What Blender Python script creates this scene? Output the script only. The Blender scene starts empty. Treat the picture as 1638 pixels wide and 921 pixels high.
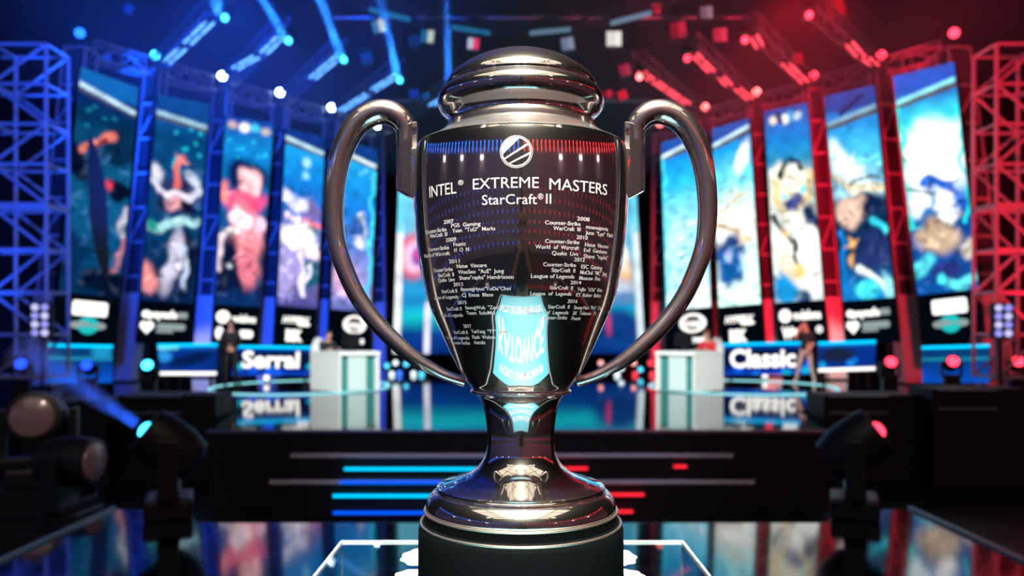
import bpy, bmesh, math, random
import numpy as np
from mathutils import Vector, Matrix
random.seed(7)
SC = bpy.context.scene
COL = SC.collection
F = 1250.0; CX = 819.0; HY = 522.0; EYE = 1.68          # focal length in pixels, horizon row, eye height over the stage deck
D0 = 0.85                                               # distance of the trophy axis

def lin(c):
    return tuple(((v/255.0)/12.92 if v/255.0 <= 0.04045 else ((v/255.0+0.055)/1.055)**2.4) for v in c)
def P(px, py, d):
    return Vector(((px-CX)/F*d, d, EYE+(HY-py)/F*d))

# ---------------------------------------------------------------- camera, world, lights, exposure
cd = bpy.data.cameras.new('camera'); cam = bpy.data.objects.new('camera', cd); COL.objects.link(cam)
cam.location = (0, 0, EYE); cam.rotation_euler = (math.pi/2, 0, 0)
cd.sensor_width = 36; cd.lens = F/1638*36
cd.shift_y = (HY-460.5)/1638
cd.clip_start = 0.02; cd.clip_end = 200
cd.dof.use_dof = True; cd.dof.focus_distance = 0.765; cd.dof.aperture_fstop = 5.0; cd.dof.aperture_blades = 0
SC.camera = cam
w = bpy.data.worlds.new('arena_dark'); SC.world = w; w.use_nodes = True
w.node_tree.nodes['Background'].inputs[0].default_value = (0.0015, 0.003, 0.012, 1)
w.node_tree.nodes['Background'].inputs[1].default_value = 1.0
SC.view_settings.view_transform = 'Standard'; SC.view_settings.look = 'None'
SC.view_settings.exposure = 0.0; SC.view_settings.gamma = 1.0; SC.view_settings.use_curve_mapping = False
try:
    SC.cycles.use_denoising = True; SC.cycles.sample_clamp_indirect = 6.0; SC.cycles.max_bounces = 8
    SC.cycles.caustics_reflective = True
except Exception: pass

def lamp(name, typ, loc, target, energy, color, **kw):
    ld = bpy.data.lights.new(name, typ); o = bpy.data.objects.new(name, ld); COL.objects.link(o)
    ld.energy = energy; ld.color = color
    for k, v in kw.items(): setattr(ld, k, v)
    o.location = loc
    o.rotation_euler = (Vector(target)-Vector(loc)).to_track_quat('-Z', 'Y').to_euler()
    return o
BLUE = (0.006, 0.075, 1.0); RED = (1.0, 0.008, 0.035)
# white follow spots high over the trophy
for x, y, z, e in ((-0.45, -4.6, 8.0, 2600), (0.60, -4.6, 8.0, 2600), (-0.30, -0.6, 9.0, 4600), (0.42, -0.6, 9.0, 4600)):
    lamp('follow_spot_light', 'SPOT', (x, y, z), (0, 0.75, 1.55), e, (1, 0.94, 0.84), spot_size=0.16, spot_blend=0.4, shadow_soft_size=0.26)
# coloured washes on the towers and roof trusses
for sx, c, e in ((-1, BLUE, 1.0), (1, RED, 1.1)):
    lamp('wash_light', 'SPOT', (sx*7.5, 9.0, 8.5), (sx*12.0, 21.0, 5.0), 4500*e, c, spot_size=0.85, spot_blend=0.7, shadow_soft_size=0.4)
    lamp('wash_light', 'SPOT', (sx*5.0, 12.0, 8.0), (sx*8.0, 27.0, 4.5), 15000*e, c, spot_size=0.75, spot_blend=0.7, shadow_soft_size=0.4)
    lamp('wash_light', 'SPOT', (sx*9.5, 21.0, 0.6), (sx*8.0, 22.0, 12.0), (34000 if sx < 0 else 7500)*e, c, spot_size=1.3, spot_blend=0.7, shadow_soft_size=0.3)
    lamp('wash_light', 'SPOT', (sx*12.5, 17.0, 0.4), (sx*13.0, 19.5, 8.0), 900*e, c, spot_size=1.3, spot_blend=0.7, shadow_soft_size=0.3)
    lamp('desk_light', 'SPOT', (sx*2.0, 11.0, 6.8), (sx*4.3, 20.3, 0.5), 9500, (0.94, 1.0, 0.97), spot_size=0.34, spot_blend=0.5, shadow_soft_size=0.2)
    lamp('stage_light', 'SPOT', (sx*3.0, 11.0, 6.8), (sx*8.6, 22.8, 1.0), 6000, (1.0, 0.95, 0.9), spot_size=0.24, spot_blend=0.5, shadow_soft_size=0.2)
    lamp('house_light', 'SPOT', (sx*4.0, -2.0, 12.0), (sx*13.0, -16.0, 3.0), 2500, (0.30, 0.10, 0.75) if sx < 0 else (0.75, 0.06, 0.22), spot_size=1.3, spot_blend=0.7, shadow_soft_size=0.4)

lamp('step_light', 'SPOT', (0, 4.0, 9.0), (0, 12.3, -0.4), 900, (0.62, 0.55, 1.0), spot_size=0.55, spot_blend=0.6, shadow_soft_size=0.3)  # fill lamp added to lift the step nosings
lamp('lens_fill_light', 'SPOT', (-1.5, 1.0, 7.0), (-5.0, 8.8, 0.6), 420, (1.0, 0.72, 0.65), spot_size=0.35, spot_blend=0.6, shadow_soft_size=0.3)  # fill lamp added to brighten the two unlit wash light lenses

# ---------------------------------------------------------------- helpers
def tag(o, label=None, cat=None, group=None, kind=None):
    if label: o['label'] = label
    if cat: o['category'] = cat
    if group: o['group'] = group
    if kind: o['kind'] = kind
    return o
def empty(name, loc, label=None, cat=None, group=None, rz=0):
    o = bpy.data.objects.new(name, None); COL.objects.link(o); o.location = loc; o.rotation_euler = (0, 0, rz)
    o.empty_display_size = 0.1
    return tag(o, label, cat, group)
def mat(name, color=(0.5,0.5,0.5), rough=0.5, metal=0.0, noise=0.0, scale=30, spec=None, coat=None):
    m = bpy.data.materials.new(name); m.use_nodes = True
    nt = m.node_tree; b = nt.nodes['Principled BSDF']
    b.inputs['Base Color'].default_value = (*color, 1); b.inputs['Metallic'].default_value = metal
    b.inputs['Roughness'].default_value = rough
    if spec is not None: b.inputs['Specular IOR Level'].default_value = spec
    if coat is not None:
        b.inputs['Coat Weight'].default_value = coat; b.inputs['Coat Roughness'].default_value = 0.04
    if noise > 0:
        tc = nt.nodes.new('ShaderNodeTexCoord'); nz = nt.nodes.new('ShaderNodeTexNoise'); nz.inputs['Scale'].default_value = scale
        nz.inputs['Detail'].default_value = 5
        mr = nt.nodes.new('ShaderNodeMapRange'); mr.inputs['To Min'].default_value = max(0, rough-noise); mr.inputs['To Max'].default_value = rough+noise
        nt.links.new(tc.outputs['Object'], nz.inputs['Vector']); nt.links.new(nz.outputs['Fac'], mr.inputs['Value'])
        nt.links.new(mr.outputs['Result'], b.inputs['Roughness'])
    return m
def emit(name, color, strength=1.0):
    m = bpy.data.materials.new(name); m.use_nodes = True; nt = m.node_tree; nt.nodes.clear()
    e = nt.nodes.new('ShaderNodeEmission'); o = nt.nodes.new('ShaderNodeOutputMaterial')
    e.inputs[0].default_value = (*color, 1); e.inputs[1].default_value = strength
    nt.links.new(e.outputs[0], o.inputs[0]); return m
def screen_mat(name, strength):
    m = bpy.data.materials.new(name); m.use_nodes = True; nt = m.node_tree; nt.nodes.clear()
    a = nt.nodes.new('ShaderNodeAttribute'); a.attribute_name = 'pixels'
    e = nt.nodes.new('ShaderNodeEmission'); o = nt.nodes.new('ShaderNodeOutputMaterial')
    e.inputs[1].default_value = strength
    nt.links.new(a.outputs['Color'], e.inputs[0]); nt.links.new(e.outputs[0], o.inputs[0]); return m

class MB:
    """collects shapes and links them as ONE mesh object"""
    def __init__(s): s.v = []; s.f = []
    def add(s, vs, fs):
        n = len(s.v); s.v += [tuple(v) for v in vs]; s.f += [tuple(i+n for i in f) for f in fs]; return s
    def hexa(s, p):          # 8 points: bottom 0-3, top 4-7
        return s.add(p, [(3,2,1,0),(4,5,6,7),(0,1,5,4),(1,2,6,5),(2,3,7,6),(3,0,4,7)])
    def box(s, c, h, rz=0):
        ca, sa = math.cos(rz), math.sin(rz); p = []
        for z in (-1, 1):
            for x, y in ((-1,-1),(1,-1),(1,1),(-1,1)):
                X, Y = x*h[0], y*h[1]
                p.append((c[0]+X*ca-Y*sa, c[1]+X*sa+Y*ca, c[2]+z*h[2]))
        return s.hexa(p)
    def bar(s, a, b, r, n=6, r2=None, up=None):
        a = Vector(a); b = Vector(b); r2 = r if r2 is None else r2
        d = (b-a).normalized(); u = d.orthogonal().normalized(); w_ = d.cross(u)
        vs = []; fs = []
        for k, (c, rr) in enumerate(((a, r), (b, r2))):
            for i in range(n):
                t = 2*math.pi*(i+0.5)/n; vs.append(c+u*(math.cos(t)*rr)+w_*(math.sin(t)*rr))
        for i in range(n): fs.append((i, (i+1) % n, n+(i+1) % n, n+i))
        fs.append(tuple(range(n-1, -1, -1))); fs.append(tuple(range(n, 2*n)))
        return s.add(vs, fs)
    def lathe(s, prof, n=64, c=(0,0,0), cap=True):
        vs = []; fs = []
        for (r, z) in prof:
            for i in range(n):
                t = 2*math.pi*i/n; vs.append((c[0]+r*math.cos(t), c[1]+r*math.sin(t), c[2]+z))
        for k in range(len(prof)-1):
            for i in range(n):
                j = (i+1) % n; fs.append((k*n+i, k*n+j, (k+1)*n+j, (k+1)*n+i))
        if cap:
            if prof[0][0] > 1e-6: fs.append(tuple(range(n-1, -1, -1)))
            if prof[-1][0] > 1e-6: fs.append(tuple(range((len(prof)-1)*n, len(prof)*n)))
        return s.add(vs, fs)
    def tube(s, pts, rads, n=12, sq=None):
        pts = [Vector(p) for p in pts]; vs = []; fs = []; m = len(pts)
        ref = Vector((0, 1, 0))
        for k, p in enumerate(pts):
            t = (pts[min(k+1, m-1)]-pts[max(k-1, 0)]).normalized()
            u = ref - t*ref.dot(t)
            u = u.normalized() if u.length > 1e-4 else t.orthogonal().normalized()
            w_ = t.cross(u)
            for i in range(n):
                a = 2*math.pi*(i+0.5)/n; vs.append(p+u*(math.cos(a)*rads[k])+w_*(math.sin(a)*rads[k]))
        for k in range(m-1):
            for i in range(n):
                j = (i+1) % n; fs.append((k*n+i, k*n+j, (k+1)*n+j, (k+1)*n+i))
        fs.append(tuple(range(n-1, -1, -1))); fs.append(tuple(range((m-1)*n, m*n)))
        return s.add(vs, fs)
    def ball(s, c, r, n=10, m=7):
        rx, ry, rz = (r, r, r) if not hasattr(r, '__len__') else r
        vs = [(c[0], c[1], c[2]-rz)]; fs = []
        for k in range(1, m):
            ph = -math.pi/2+math.pi*k/m
            for i in range(n):
                t = 2*math.pi*i/n
                vs.append((c[0]+rx*math.cos(ph)*math.cos(t), c[1]+ry*math.cos(ph)*math.sin(t), c[2]+rz*math.sin(ph)))
        vs.append((c[0], c[1], c[2]+rz)); L = len(vs)-1
        for i in range(n):
            fs.append((0, 1+(i+1) % n, 1+i)); fs.append((L, L-n+i, L-n+(i+1) % n))
        for k in range(m-2):
            for i in range(n):
                j = (i+1) % n; fs.append((1+k*n+i, 1+k*n+j, 1+(k+1)*n+j, 1+(k+1)*n+i))
        return s.add(vs, fs)
    def build(s, name, m, parent=None, smooth=False, bevel=0, label=None):
        me = bpy.data.meshes.new(name); me.from_pydata(s.v, [], s.f)
        if bevel > 0:
            bm = bmesh.new(); bm.from_mesh(me)
            es = [e for e in bm.edges if len(e.link_faces) == 2 and e.calc_face_angle(0) > 0.5]
            bmesh.ops.bevel(bm, geom=es, offset=bevel, segments=2, affect='EDGES', profile=0.5)
            bm.to_mesh(me); bm.free()
        me.materials.append(m)
        if smooth:
            me.polygons.foreach_set('use_smooth', [True]*len(me.polygons))
            try: me.set_sharp_from_angle(angle=math.radians(40))
            except Exception: pass
        o = bpy.data.objects.new(name, me); COL.objects.link(o)
        if parent: o.parent = parent
        if label: o['label'] = label
        return o
def copy_tree(o, parent=None):
    c = o.copy(); COL.objects.link(c)
    if parent: c.parent = parent
    for ch in [x for x in KIDS.get(o.name, o.children)]: copy_tree(ch, c)
    return c
KIDS = {}

_tc = {}
def text2d(s, bold=0.0, shear=0.0):
    """flat letters as (points, faces, width, cap height)"""
    key = (s, bold, shear)
    if key in _tc: return _tc[key]
    cu = bpy.data.curves.new('letters', 'FONT'); cu.body = s; cu.size = 1; cu.offset = bold; cu.shear = shear; cu.resolution_u = 3
    o = bpy.data.objects.new('letters', cu); COL.objects.link(o)
    dg = bpy.context.evaluated_depsgraph_get(); me = o.evaluated_get(dg).to_mesh()
    vs = [(v.co.x, v.co.y) for v in me.vertices]; fs = [tuple(p.vertices) for p in me.polygons]
    o.evaluated_get(dg).to_mesh_clear(); bpy.data.objects.remove(o); bpy.data.curves.remove(cu)
    x0 = min(v[0] for v in vs); x1 = max(v[0] for v in vs)
    vs = [(x-x0, y) for x, y in vs]
    _tc[key] = (vs, fs, x1-x0, 0.72); return _tc[key]

# ---------------------------------------------------------------- materials
M = {}
def silver(name, col, r1, r2, w_, hz=(0.80, 0.75, 0.68)):
    m = mat(name, col, r1, 1.0, noise=0.02, scale=60); nt = m.node_tree; b = nt.nodes['Principled BSDF']
    g = nt.nodes.new('ShaderNodeBsdfAnisotropic'); g.inputs['Color'].default_value = (*hz, 1); g.inputs['Roughness'].default_value = r2
    mx = nt.nodes.new('ShaderNodeMixShader'); mx.inputs[0].default_value = w_
    nt.links.new(b.outputs[0], mx.inputs[1]); nt.links.new(g.outputs[0], mx.inputs[2]); nt.links.new(mx.outputs[0], nt.nodes['Material Output'].inputs[0]); return m
M['silver'] = silver('polished_silver', (0.86, 0.83, 0.80), 0.05, 0.34, 0.085)
M['silver_shoulder_lit'] = silver('brightened_silver_shoulder', (0.86, 0.83, 0.80), 0.06, 0.36, 0.34, (0.85, 0.80, 0.72))  # lit copy of the silver: stronger pale lobe put in to brighten the shoulder
M['silver_handle'] = silver('worn_silver', (0.80, 0.76, 0.73), 0.09, 0.42, 0.17, (0.66, 0.54, 0.50))
M['engrave'] = mat('white_engraving', (0.90, 0.88, 0.86), 0.6)
M['plinth'] = mat('black_plinth_lacquer', (0.003, 0.0045, 0.005), 0.6, 0.0, noise=0.06, scale=200, spec=0.03)
M['gilt'] = mat('pale_gold_line', (0.78, 0.70, 0.58), 0.35, 1.0)
M['black'] = mat('black_plastic', (0.008, 0.008, 0.010), 0.45)
M['blackmetal'] = mat('black_metal', (0.02, 0.02, 0.024), 0.35, 0.6)
M['alu'] = mat('truss_aluminium', (0.62, 0.63, 0.66), 0.45, 0.15, noise=0.1)
M['darktruss'] = mat('dark_truss', (0.10, 0.10, 0.12), 0.5, 0.3, noise=0.1)
M['wrap'] = mat('tower_wrap_cloth', (0.80, 0.80, 0.82), 0.8, noise=0.1)
M['deck'] = mat('gloss_black_deck', (0.004, 0.005, 0.007), 0.055, 0.0, noise=0.03, scale=6, spec=0.9)
M['catdeck'] = mat('gloss_black_catwalk', (0.004, 0.005, 0.007), 0.08, 0.0, noise=0.03, scale=6, spec=1.0, coat=0.3)
M['trim'] = mat('edge_trim', (0.30, 0.42, 0.46), 0.4, 0.4)
M['fascia'] = mat('black_fascia', (0.006, 0.006, 0.008), 0.6)
M['curtain'] = mat('black_curtain', (0.035, 0.035, 0.04), 0.9)
M['roof'] = mat('dark_roof', (0.03, 0.035, 0.045), 0.8)
M['desk'] = mat('white_desk_laminate', (0.75, 0.77, 0.74), 0.4, noise=0.05)
M['deskgreen'] = mat('pale_green_panel', (0.035, 0.20, 0.19), 0.4)
M['skin'] = mat('skin', (0.58, 0.30, 0.22), 0.5)
M['darkcloth'] = mat('dark_cloth', (0.010, 0.011, 0.015), 0.85)
M['palecloth'] = mat('pale_trousers', (0.62, 0.47, 0.40), 0.85)
M['redcloth'] = mat('red_jacket', (0.55, 0.02, 0.03), 0.8)
M['hairdark'] = mat('dark_brown_hair', (0.035, 0.018, 0.010), 0.6)
M['hairred'] = mat('reddish_hair', (0.25, 0.07, 0.03), 0.6)
M['shoe'] = mat('black_shoe', (0.01, 0.01, 0.01), 0.5)
M['white'] = mat('white_plastic', (0.80, 0.80, 0.80), 0.4)
M['glassblack'] = mat('glass_top', (0.01, 0.03, 0.05), 0.03, 0.0, spec=1.0, coat=1.0)
M['glasstop'] = bpy.data.materials.new('clear_glass'); M['glasstop'].use_nodes = True
nt = M['glasstop'].node_tree; nt.nodes.clear()
t_ = nt.nodes.new('ShaderNodeBsdfTransparent'); t_.inputs[0].default_value = (0.90, 0.98, 1.0, 1)
g_ = nt.nodes.new('ShaderNodeBsdfAnisotropic'); g_.inputs['Roughness'].default_value = 0.02
lw = nt.nodes.new('ShaderNodeFresnel'); lw.inputs[0].default_value = 1.25
mx_ = nt.nodes.new('ShaderNodeMixShader'); o_ = nt.nodes.new('ShaderNodeOutputMaterial')
nt.links.new(lw.outputs[0], mx_.inputs[0]); nt.links.new(t_.outputs[0], mx_.inputs[1]); nt.links.new(g_.outputs[0], mx_.inputs[2]); nt.links.new(mx_.outputs[0], o_.inputs[0])
M['warm_panel'] = emit('warm_panel', (1.0, 0.86, 0.68), 1.1)
M['led_white'] = emit('white_led', (1, 0.96, 0.92), 1.6)
M['panelblack'] = emit('panel_black_pixels', lin((2, 8, 18)), 1.0)
M['logo_white'] = emit('logo_white_pixels', (1, 0.97, 0.93), 1.5)
M['logo_grey'] = emit('logo_grey_pixels', lin((150, 165, 165)), 1.0)
M['logo_teal'] = emit('logo_teal_pixels', lin((30, 190, 190)), 1.1)
M['blue_lens'] = emit('blue_lens', (0.012, 0.13, 1.0), 4)
M['cyan_lens'] = emit('cyan_lens', (0.05, 0.62, 1.0), 5)
M['hot_lens'] = emit('white_blue_lens', (0.55, 0.80, 1.0), 30)
M['dim_blue_lens'] = emit('deep_blue_lens', (0.01, 0.06, 1.0), 3)
M['red_lens'] = emit('red_lens', (1.0, 0.035, 0.07), 5)
M['pink_lens'] = emit('pale_red_lens', (1.0, 0.13, 0.13), 7)
M['dim_red_lens'] = emit('deep_red_lens', (1.0, 0.012, 0.03), 3)
M['led_blue'] = emit('blue_led_strip', (0.0, 0.10, 1.0), 1.4)
M['led_cyan'] = emit('cyan_led_strip', (0.0, 0.55, 1.0), 1.8)
M['led_red'] = emit('red_led_strip', (1.0, 0.02, 0.04), 1.6)
M['led_ice'] = emit('ice_white_led', lin((150, 235, 245)), 1.3)

# ---------------------------------------------------------------- the hall
def struct(name, mb, m, smooth=False):
    o = mb.build(name, m, smooth=smooth); o['kind'] = 'structure'; return o
FLOOR = -1.25
struct('floor', MB().box((0, 5, FLOOR-0.1), (40, 42, 0.1)), mat('hall_floor', (0.012, 0.012, 0.016), 0.35, noise=0.1, scale=3))
struct('ceiling', MB().box((0, 5, 19.1), (40, 42, 0.1)), M['roof'])
def arc_wall(r0, a0, a1, z0, z1, cy, n=48):
    mb = MB(); vs = []; fs = []
    for i in range(n+1):
        a = a0+(a1-a0)*i/n
        for rr in (r0, r0+0.3):
            vs += [(rr*math.cos(a), cy+rr*math.sin(a), z0), (rr*math.cos(a), cy+rr*math.sin(a), z1)]
    for i in range(n):
        a = i*4; b = a+4
        fs += [(a, b, b+1, a+1), (a+2, a+3, b+3, b+2), (a+1, b+1, b+3, a+3), (a, a+2, b+2, b)]
    return mb.add(vs, fs)
struct('wall_back', arc_wall(22.5, math.radians(5), math.radians(175), FLOOR, 19, 14.0), M['curtain'], True)
struct('wall_left', MB().box((-33, 0, 8.9), (0.2, 36, 10.2)), M['curtain'])
struct('wall_right', MB().box((33, 0, 8.9), (0.2, 36, 10.2)), M['curtain'])
struct('wall_front', MB().box((0, -34, 8.9), (33, 0.2, 10.2)), M['curtain'])

# stage: a glossy deck that widens behind its front apron
def prism(poly, z0, z1):
    n = len(poly); vs = [(x, y, z0) for x, y in poly]+[(x, y, z1) for x, y in poly]
    fs = [tuple(range(n-1, -1, -1)), tuple(range(n, 2*n))]+[(i, (i+1) % n, n+(i+1) % n, n+i) for i in range(n)]
    return MB().add(vs, fs)
SP = [(-4.9, 12.65), (5.1, 12.65), (5.7, 15.6), (15.5, 17.5), (12, 31), (-12, 31), (-15.5, 17.5), (-5.5, 15.6)]
st = empty('stage_platform', (0, 12.65, FLOOR), 'wide glossy black stage deck mirroring the screens behind the trophy', 'stage')
def child(o, parent):       # keep world placement under an unrotated parent
    o.parent = parent; o.location = Vector(o.location)-parent.location; return o
child(prism(SP, -0.06, 0).build('deck', M['deck']), st)
child(prism(SP, FLOOR, -0.06).build('fascia', M['fascia']), st)
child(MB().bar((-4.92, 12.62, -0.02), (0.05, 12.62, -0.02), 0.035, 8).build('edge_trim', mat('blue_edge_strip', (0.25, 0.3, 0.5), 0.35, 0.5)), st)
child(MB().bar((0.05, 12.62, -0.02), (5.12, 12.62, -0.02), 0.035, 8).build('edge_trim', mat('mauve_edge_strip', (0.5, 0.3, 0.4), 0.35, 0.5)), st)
# steps down from the stage front
sp = empty('stage_steps', (0, 12.2, FLOOR), 'black steps with blue and red LED noses below the stage front', 'steps')
for (z, y, x0, x1) in ((-0.33, 12.22, -3.45, 3.45), (-0.66, 11.8, -3.65, 3.65)):
    child(MB().box(((x0+x1)/2, (y+12.648)/2, (z+FLOOR)/2), ((x1-x0)/2, (12.648-y)/2, (z-FLOOR)/2)).build('step', M['fascia'], bevel=0.01), sp)
    child(MB().bar((x0, y-0.015, z-0.01), (x1, y-0.015, z-0.01), 0.035, 8).build('step_nosing', mat('nosing_metal', (0.8, 0.78, 0.85), 0.5, 0.0)), sp)
def strip(px0, px1, py, y, m, label=None):
    a = P(px0, py, y); b = P(px1, py, y)
    return child(MB().bar(a, b, 0.022, 8).build('led_strip', m, label=label), sp)
strip(551, 819, 750, 12.18, M['led_cyan'], 'bright cyan strip'); strip(544, 815, 771, 11.74, M['led_blue'])
strip(533, 819, 793, 11.74, M['led_cyan'], 'bright cyan strip'); strip(533, 819, 820, 11.7, M['led_blue'])
strip(819, 940, 749, 12.18, M['led_red']); strip(1078, 1098, 746, 12.18, M['led_red'])
strip(819, 1030, 791, 11.74, M['led_red']); strip(819, 1012, 818, 11.7, M['led_red'])
for o in sp.children:
    pass
# catwalk the trophy stands on
cw = empty('catwalk_platform', (0, 3, FLOOR), 'glossy black catwalk with a pale metal edge under the trophy stand', 'platform')
CW = [(-3.64, -4), (3.64, -4), (3.64, 7.17), (2.95, 7.17), (2.7, 6.68), (-2.7, 6.68), (-2.95, 7.17), (-3.64, 7.17)]
child(prism(CW, -0.05, 0).build('deck', M['catdeck']), cw)
child(prism([(x*0.985, y*0.99) for x, y in CW], FLOOR, -0.05).build('fascia', M['fascia']), cw)
for a, b in (((-3.66, -4, 0), (-3.66, 7.19, 0)), ((3.66, -4, 0), (3.66, 7.19, 0))):
    child(MB().bar(a, b, 0.03, 8).build('edge_trim', M['trim']), cw)
child(MB().bar((-2.7, 6.69, -0.02), (2.7, 6.69, -0.02), 0.02, 8).build('edge_trim', M['blackmetal']), cw)

# ---------------------------------------------------------------- trophy
S = D0/F; TX = 833.0; HT = 0.307
def tz(y, r=0): return (HY-y)*S*(1-(r/F)**2)+HT
tr = empty('trophy', ((TX-CX)*S, D0, EYE-HT), 'large polished silver two-handled trophy cup with engraved winners on its black plinth', 'trophy')
def dense(pts, k=5):      # Catmull-Rom through (r, y)
    out = []; n = len(pts)
    for i in range(n-1):
        p0 = pts[max(i-1, 0)]; p1 = pts[i]; p2 = pts[i+1]; p3 = pts[min(i+2, n-1)]
        for j in range(k):
            t = j/k
            out.append(tuple(0.5*((2*p1[c])+(-p0[c]+p2[c])*t+(2*p0[c]-5*p1[c]+4*p2[c]-p3[c])*t*t+(-p0[c]+3*p1[c]-3*p2[c]+p3[c])*t**3) for c in range(len(p1))))
    out.append(pts[-1]); return out
def prof(pts, k=5):
    return [(r*S, tz(y, r)) for r, y in dense(pts, k)]
lid = [(0.01, 84), (20, 85), (40, 88.5), (60, 94), (80, 102), (95, 110.5), (107, 119), (115, 127), (119, 134)]
collar = [(119.5, 134.5), (120.5, 138), (119.5, 141), (122, 143.5), (127.5, 148), (131.5, 154), (132.8, 161), (131.5, 169), (127, 177), (121, 183), (117, 188), (115.5, 192), (115.5, 196)]
neck = [(115.5, 196), (117, 201), (121, 207), (128, 214), (139, 221), (152, 227.5), (162, 231.5), (165.5, 234)]
BOWL = [(166.5, 235.5), (168, 243), (169.5, 260), (170.5, 290), (170, 330), (165.5, 392), (155.5, 454), (145, 490), (132, 520), (114, 560), (99, 590), (87, 610), (80, 619), (78, 622)]
ring = [(78, 622), (80.5, 624), (80.5, 627), (77, 629)]
stem = [(76, 629), (69, 633), (62, 645), (57.5, 660), (54.5, 680), (53.5, 695), (54.3, 714), (57, 727), (65, 742), (82, 757), (105, 767.5), (125, 774), (133, 778)]
foot = [(133.5, 779), (135, 782), (132.5, 784.5), (138, 786.5), (145, 794), (149.5, 803), (151, 811), (150, 815)]
pl = [(151.5, 815), (153, 820), (152.5, 832), (156, 834.5), (160, 838), (162.5, 846), (163, 870), (163.5, 973.5)]
def rev(p): return list(reversed(p))
MB().lathe(rev(prof(lid)), 128, cap=False).build('lid', M['silver'], tr, True)
MB().lathe(rev(prof(collar)), 128, cap=False).build('collar', M['silver'], tr, True)
MB().lathe(rev(prof(neck)), 128, cap=False).build('shoulder', M['silver_shoulder_lit'], tr, True)
MB().lathe(rev(prof(BOWL, 6)), 160, cap=False).build('bowl', M['silver'], tr, True)
MB().lathe(rev(prof(ring)), 96, cap=False).build('waist_ring', M['silver'], tr, True)
MB().lathe(rev(prof(stem, 6)), 128, cap=False).build('stem', M['silver'], tr, True)
MB().lathe(rev(prof(foot)), 128, cap=False).build('foot_ring', M['silver'], tr, True)
MB().lathe(rev([(r*S, tz(y, r)) for r, y in pl[:-1]]+[(163.5*S, 0.0005)]), 128).build('plinth', M['plinth'], tr, True)
for r, y in ((152.6, 816.5), (158.5, 836)):
    n = 96; mb = MB(); k = 8
    prf = [((r+2.2*math.cos(2*math.pi*i/k))*S, tz(y-2.2*math.sin(2*math.pi*i/k), r)) for i in range(k+1)]
    mb.lathe(prf, n, cap=False).build('trim_line', M['gilt'], tr, True)
def hpt(x, y): return ((x-833)*S, 0, (HY-y)*S+HT)
HC = [(650, 226, 15), (649.5, 212, 15.3), (646, 199, 17), (638, 188.5, 18.6), (627, 181.5, 19.4), (614, 178.8, 19.6), (600, 180.5, 19.6), (584, 188, 19.4), (568, 203, 19), (555, 224, 18.5), (545, 250, 17.5), (538.5, 280, 16.7), (535, 312, 16), (534.6, 350, 15.4), (539.5, 392, 14.9), (551, 428, 14.5), (571, 472, 14), (600, 513, 13.7), (634, 548, 13.2), (664, 573, 11.8), (690, 589, 10), (715, 601.5, 8.8), (744, 611, 8)]
for sgn in (-1, 1):
    d = dense(HC, 5)
    pts = [hpt(833+sgn*(833-x), y) for x, y, r in d]; rad = [r*S for x, y, r in d]
    MB().tube(pts, rad, 28).build('handle', M['silver_handle'], tr, True)
    # faceted mounting leg, its foot cut on the slant against the bowl
    a, b = 635, 664
    px = lambda x: ((833+sgn*(833-x))-833)*S
    z1 = tz(207); z2 = tz(197); zb1 = tz(305); zb2 = tz(320)
    h = 14.5*S; c = 6*S
    sec = [(a, -h+c), (a+7, -h), (b-4, -h), (b+4, -h+c), (b+4, h-c), (b-4, h), (a+7, h), (a, h-c)]
    vs = []
    for x, y in sec: vs.append((px(x), y, zb1+(zb2-zb1)*(x-a)/(b-a)))
    for x, y in sec: vs.append((px(x), y, z1+(z2-z1)*(x-a)/(b-a)))
    k = len(sec); fs = [tuple(range(k)), tuple(range(2*k-1, k-1, -1))]+[(i, k+i, k+(i+1) % k, (i+1) % k) for i in range(k)]
    mb = MB().add(vs, fs); o = mb.build('handle_mount', M['silver'], tr, False, bevel=0.0012)

# engraving wrapped on the bowl
bd = [(r*S, tz(y, r)) for r, y in dense(BOWL, 12)]
bz = np.array([b[1] for b in bd])[::-1]; br = np.array([b[0] for b in bd])[::-1]
def R_at(z): return float(np.interp(z, bz, br))
def locate(px, py):
    """angle and height on the bowl seen at a pixel"""
    th = 0.0; z = tz(py); R = R_at(z)
    for _ in range(30):
        R = R_at(z); s_ = max(-0.985, min(0.985, (px-TX)/F*(D0-R*math.cos(th))/R)); th = math.asin(s_)
        z = HT+(HY-py)/F*(D0-R*math.cos(th))
    return th, z
def on_bowl(th, z, off=0.00025):
    R = R_at(z)+off; return (R*math.sin(th), -R*math.cos(th), z)
def engrave(mb, s, x0, x1, y, cap, bold=0.0):
    vs, fs, wd, ch = text2d(s, bold)
    t0, _ = locate(x0, y); t1, _ = locate(x1, y); tm, zm = locate((x0+x1)/2, y)
    dm = D0-R_at(zm)*math.cos(tm); h = cap/F*dm
    sl = (R_at(zm+0.005)-R_at(zm-0.005))/0.01; h *= 1.0
    k = h/ch
    mb.add([on_bowl(t0+(t1-t0)*x/wd, zm-h/2+yy*k) for x, yy in vs], fs)
mb = MB()
for a in (('INTEL', 685.6, 728, 302.5, 19), ('EXTREME', 754.5, 859.7, 291.5, 18), ('MASTERS', 876.6, 969.5, 296.7, 18.5)): engrave(mb, *a)
engrave(mb, '®', 731, 739.3, 292, 8); mb.build('engraved_title', M['engrave'], tr)
mb = MB(); engrave(mb, 'StarCraft', 769, 856.8, 318, 16.5); engrave(mb, '®', 858, 867, 314, 9); engrave(mb, 'II', 871.3, 879.5, 317.3, 16.5)
mb.build('engraved_title', M['engrave'], tr)
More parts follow.
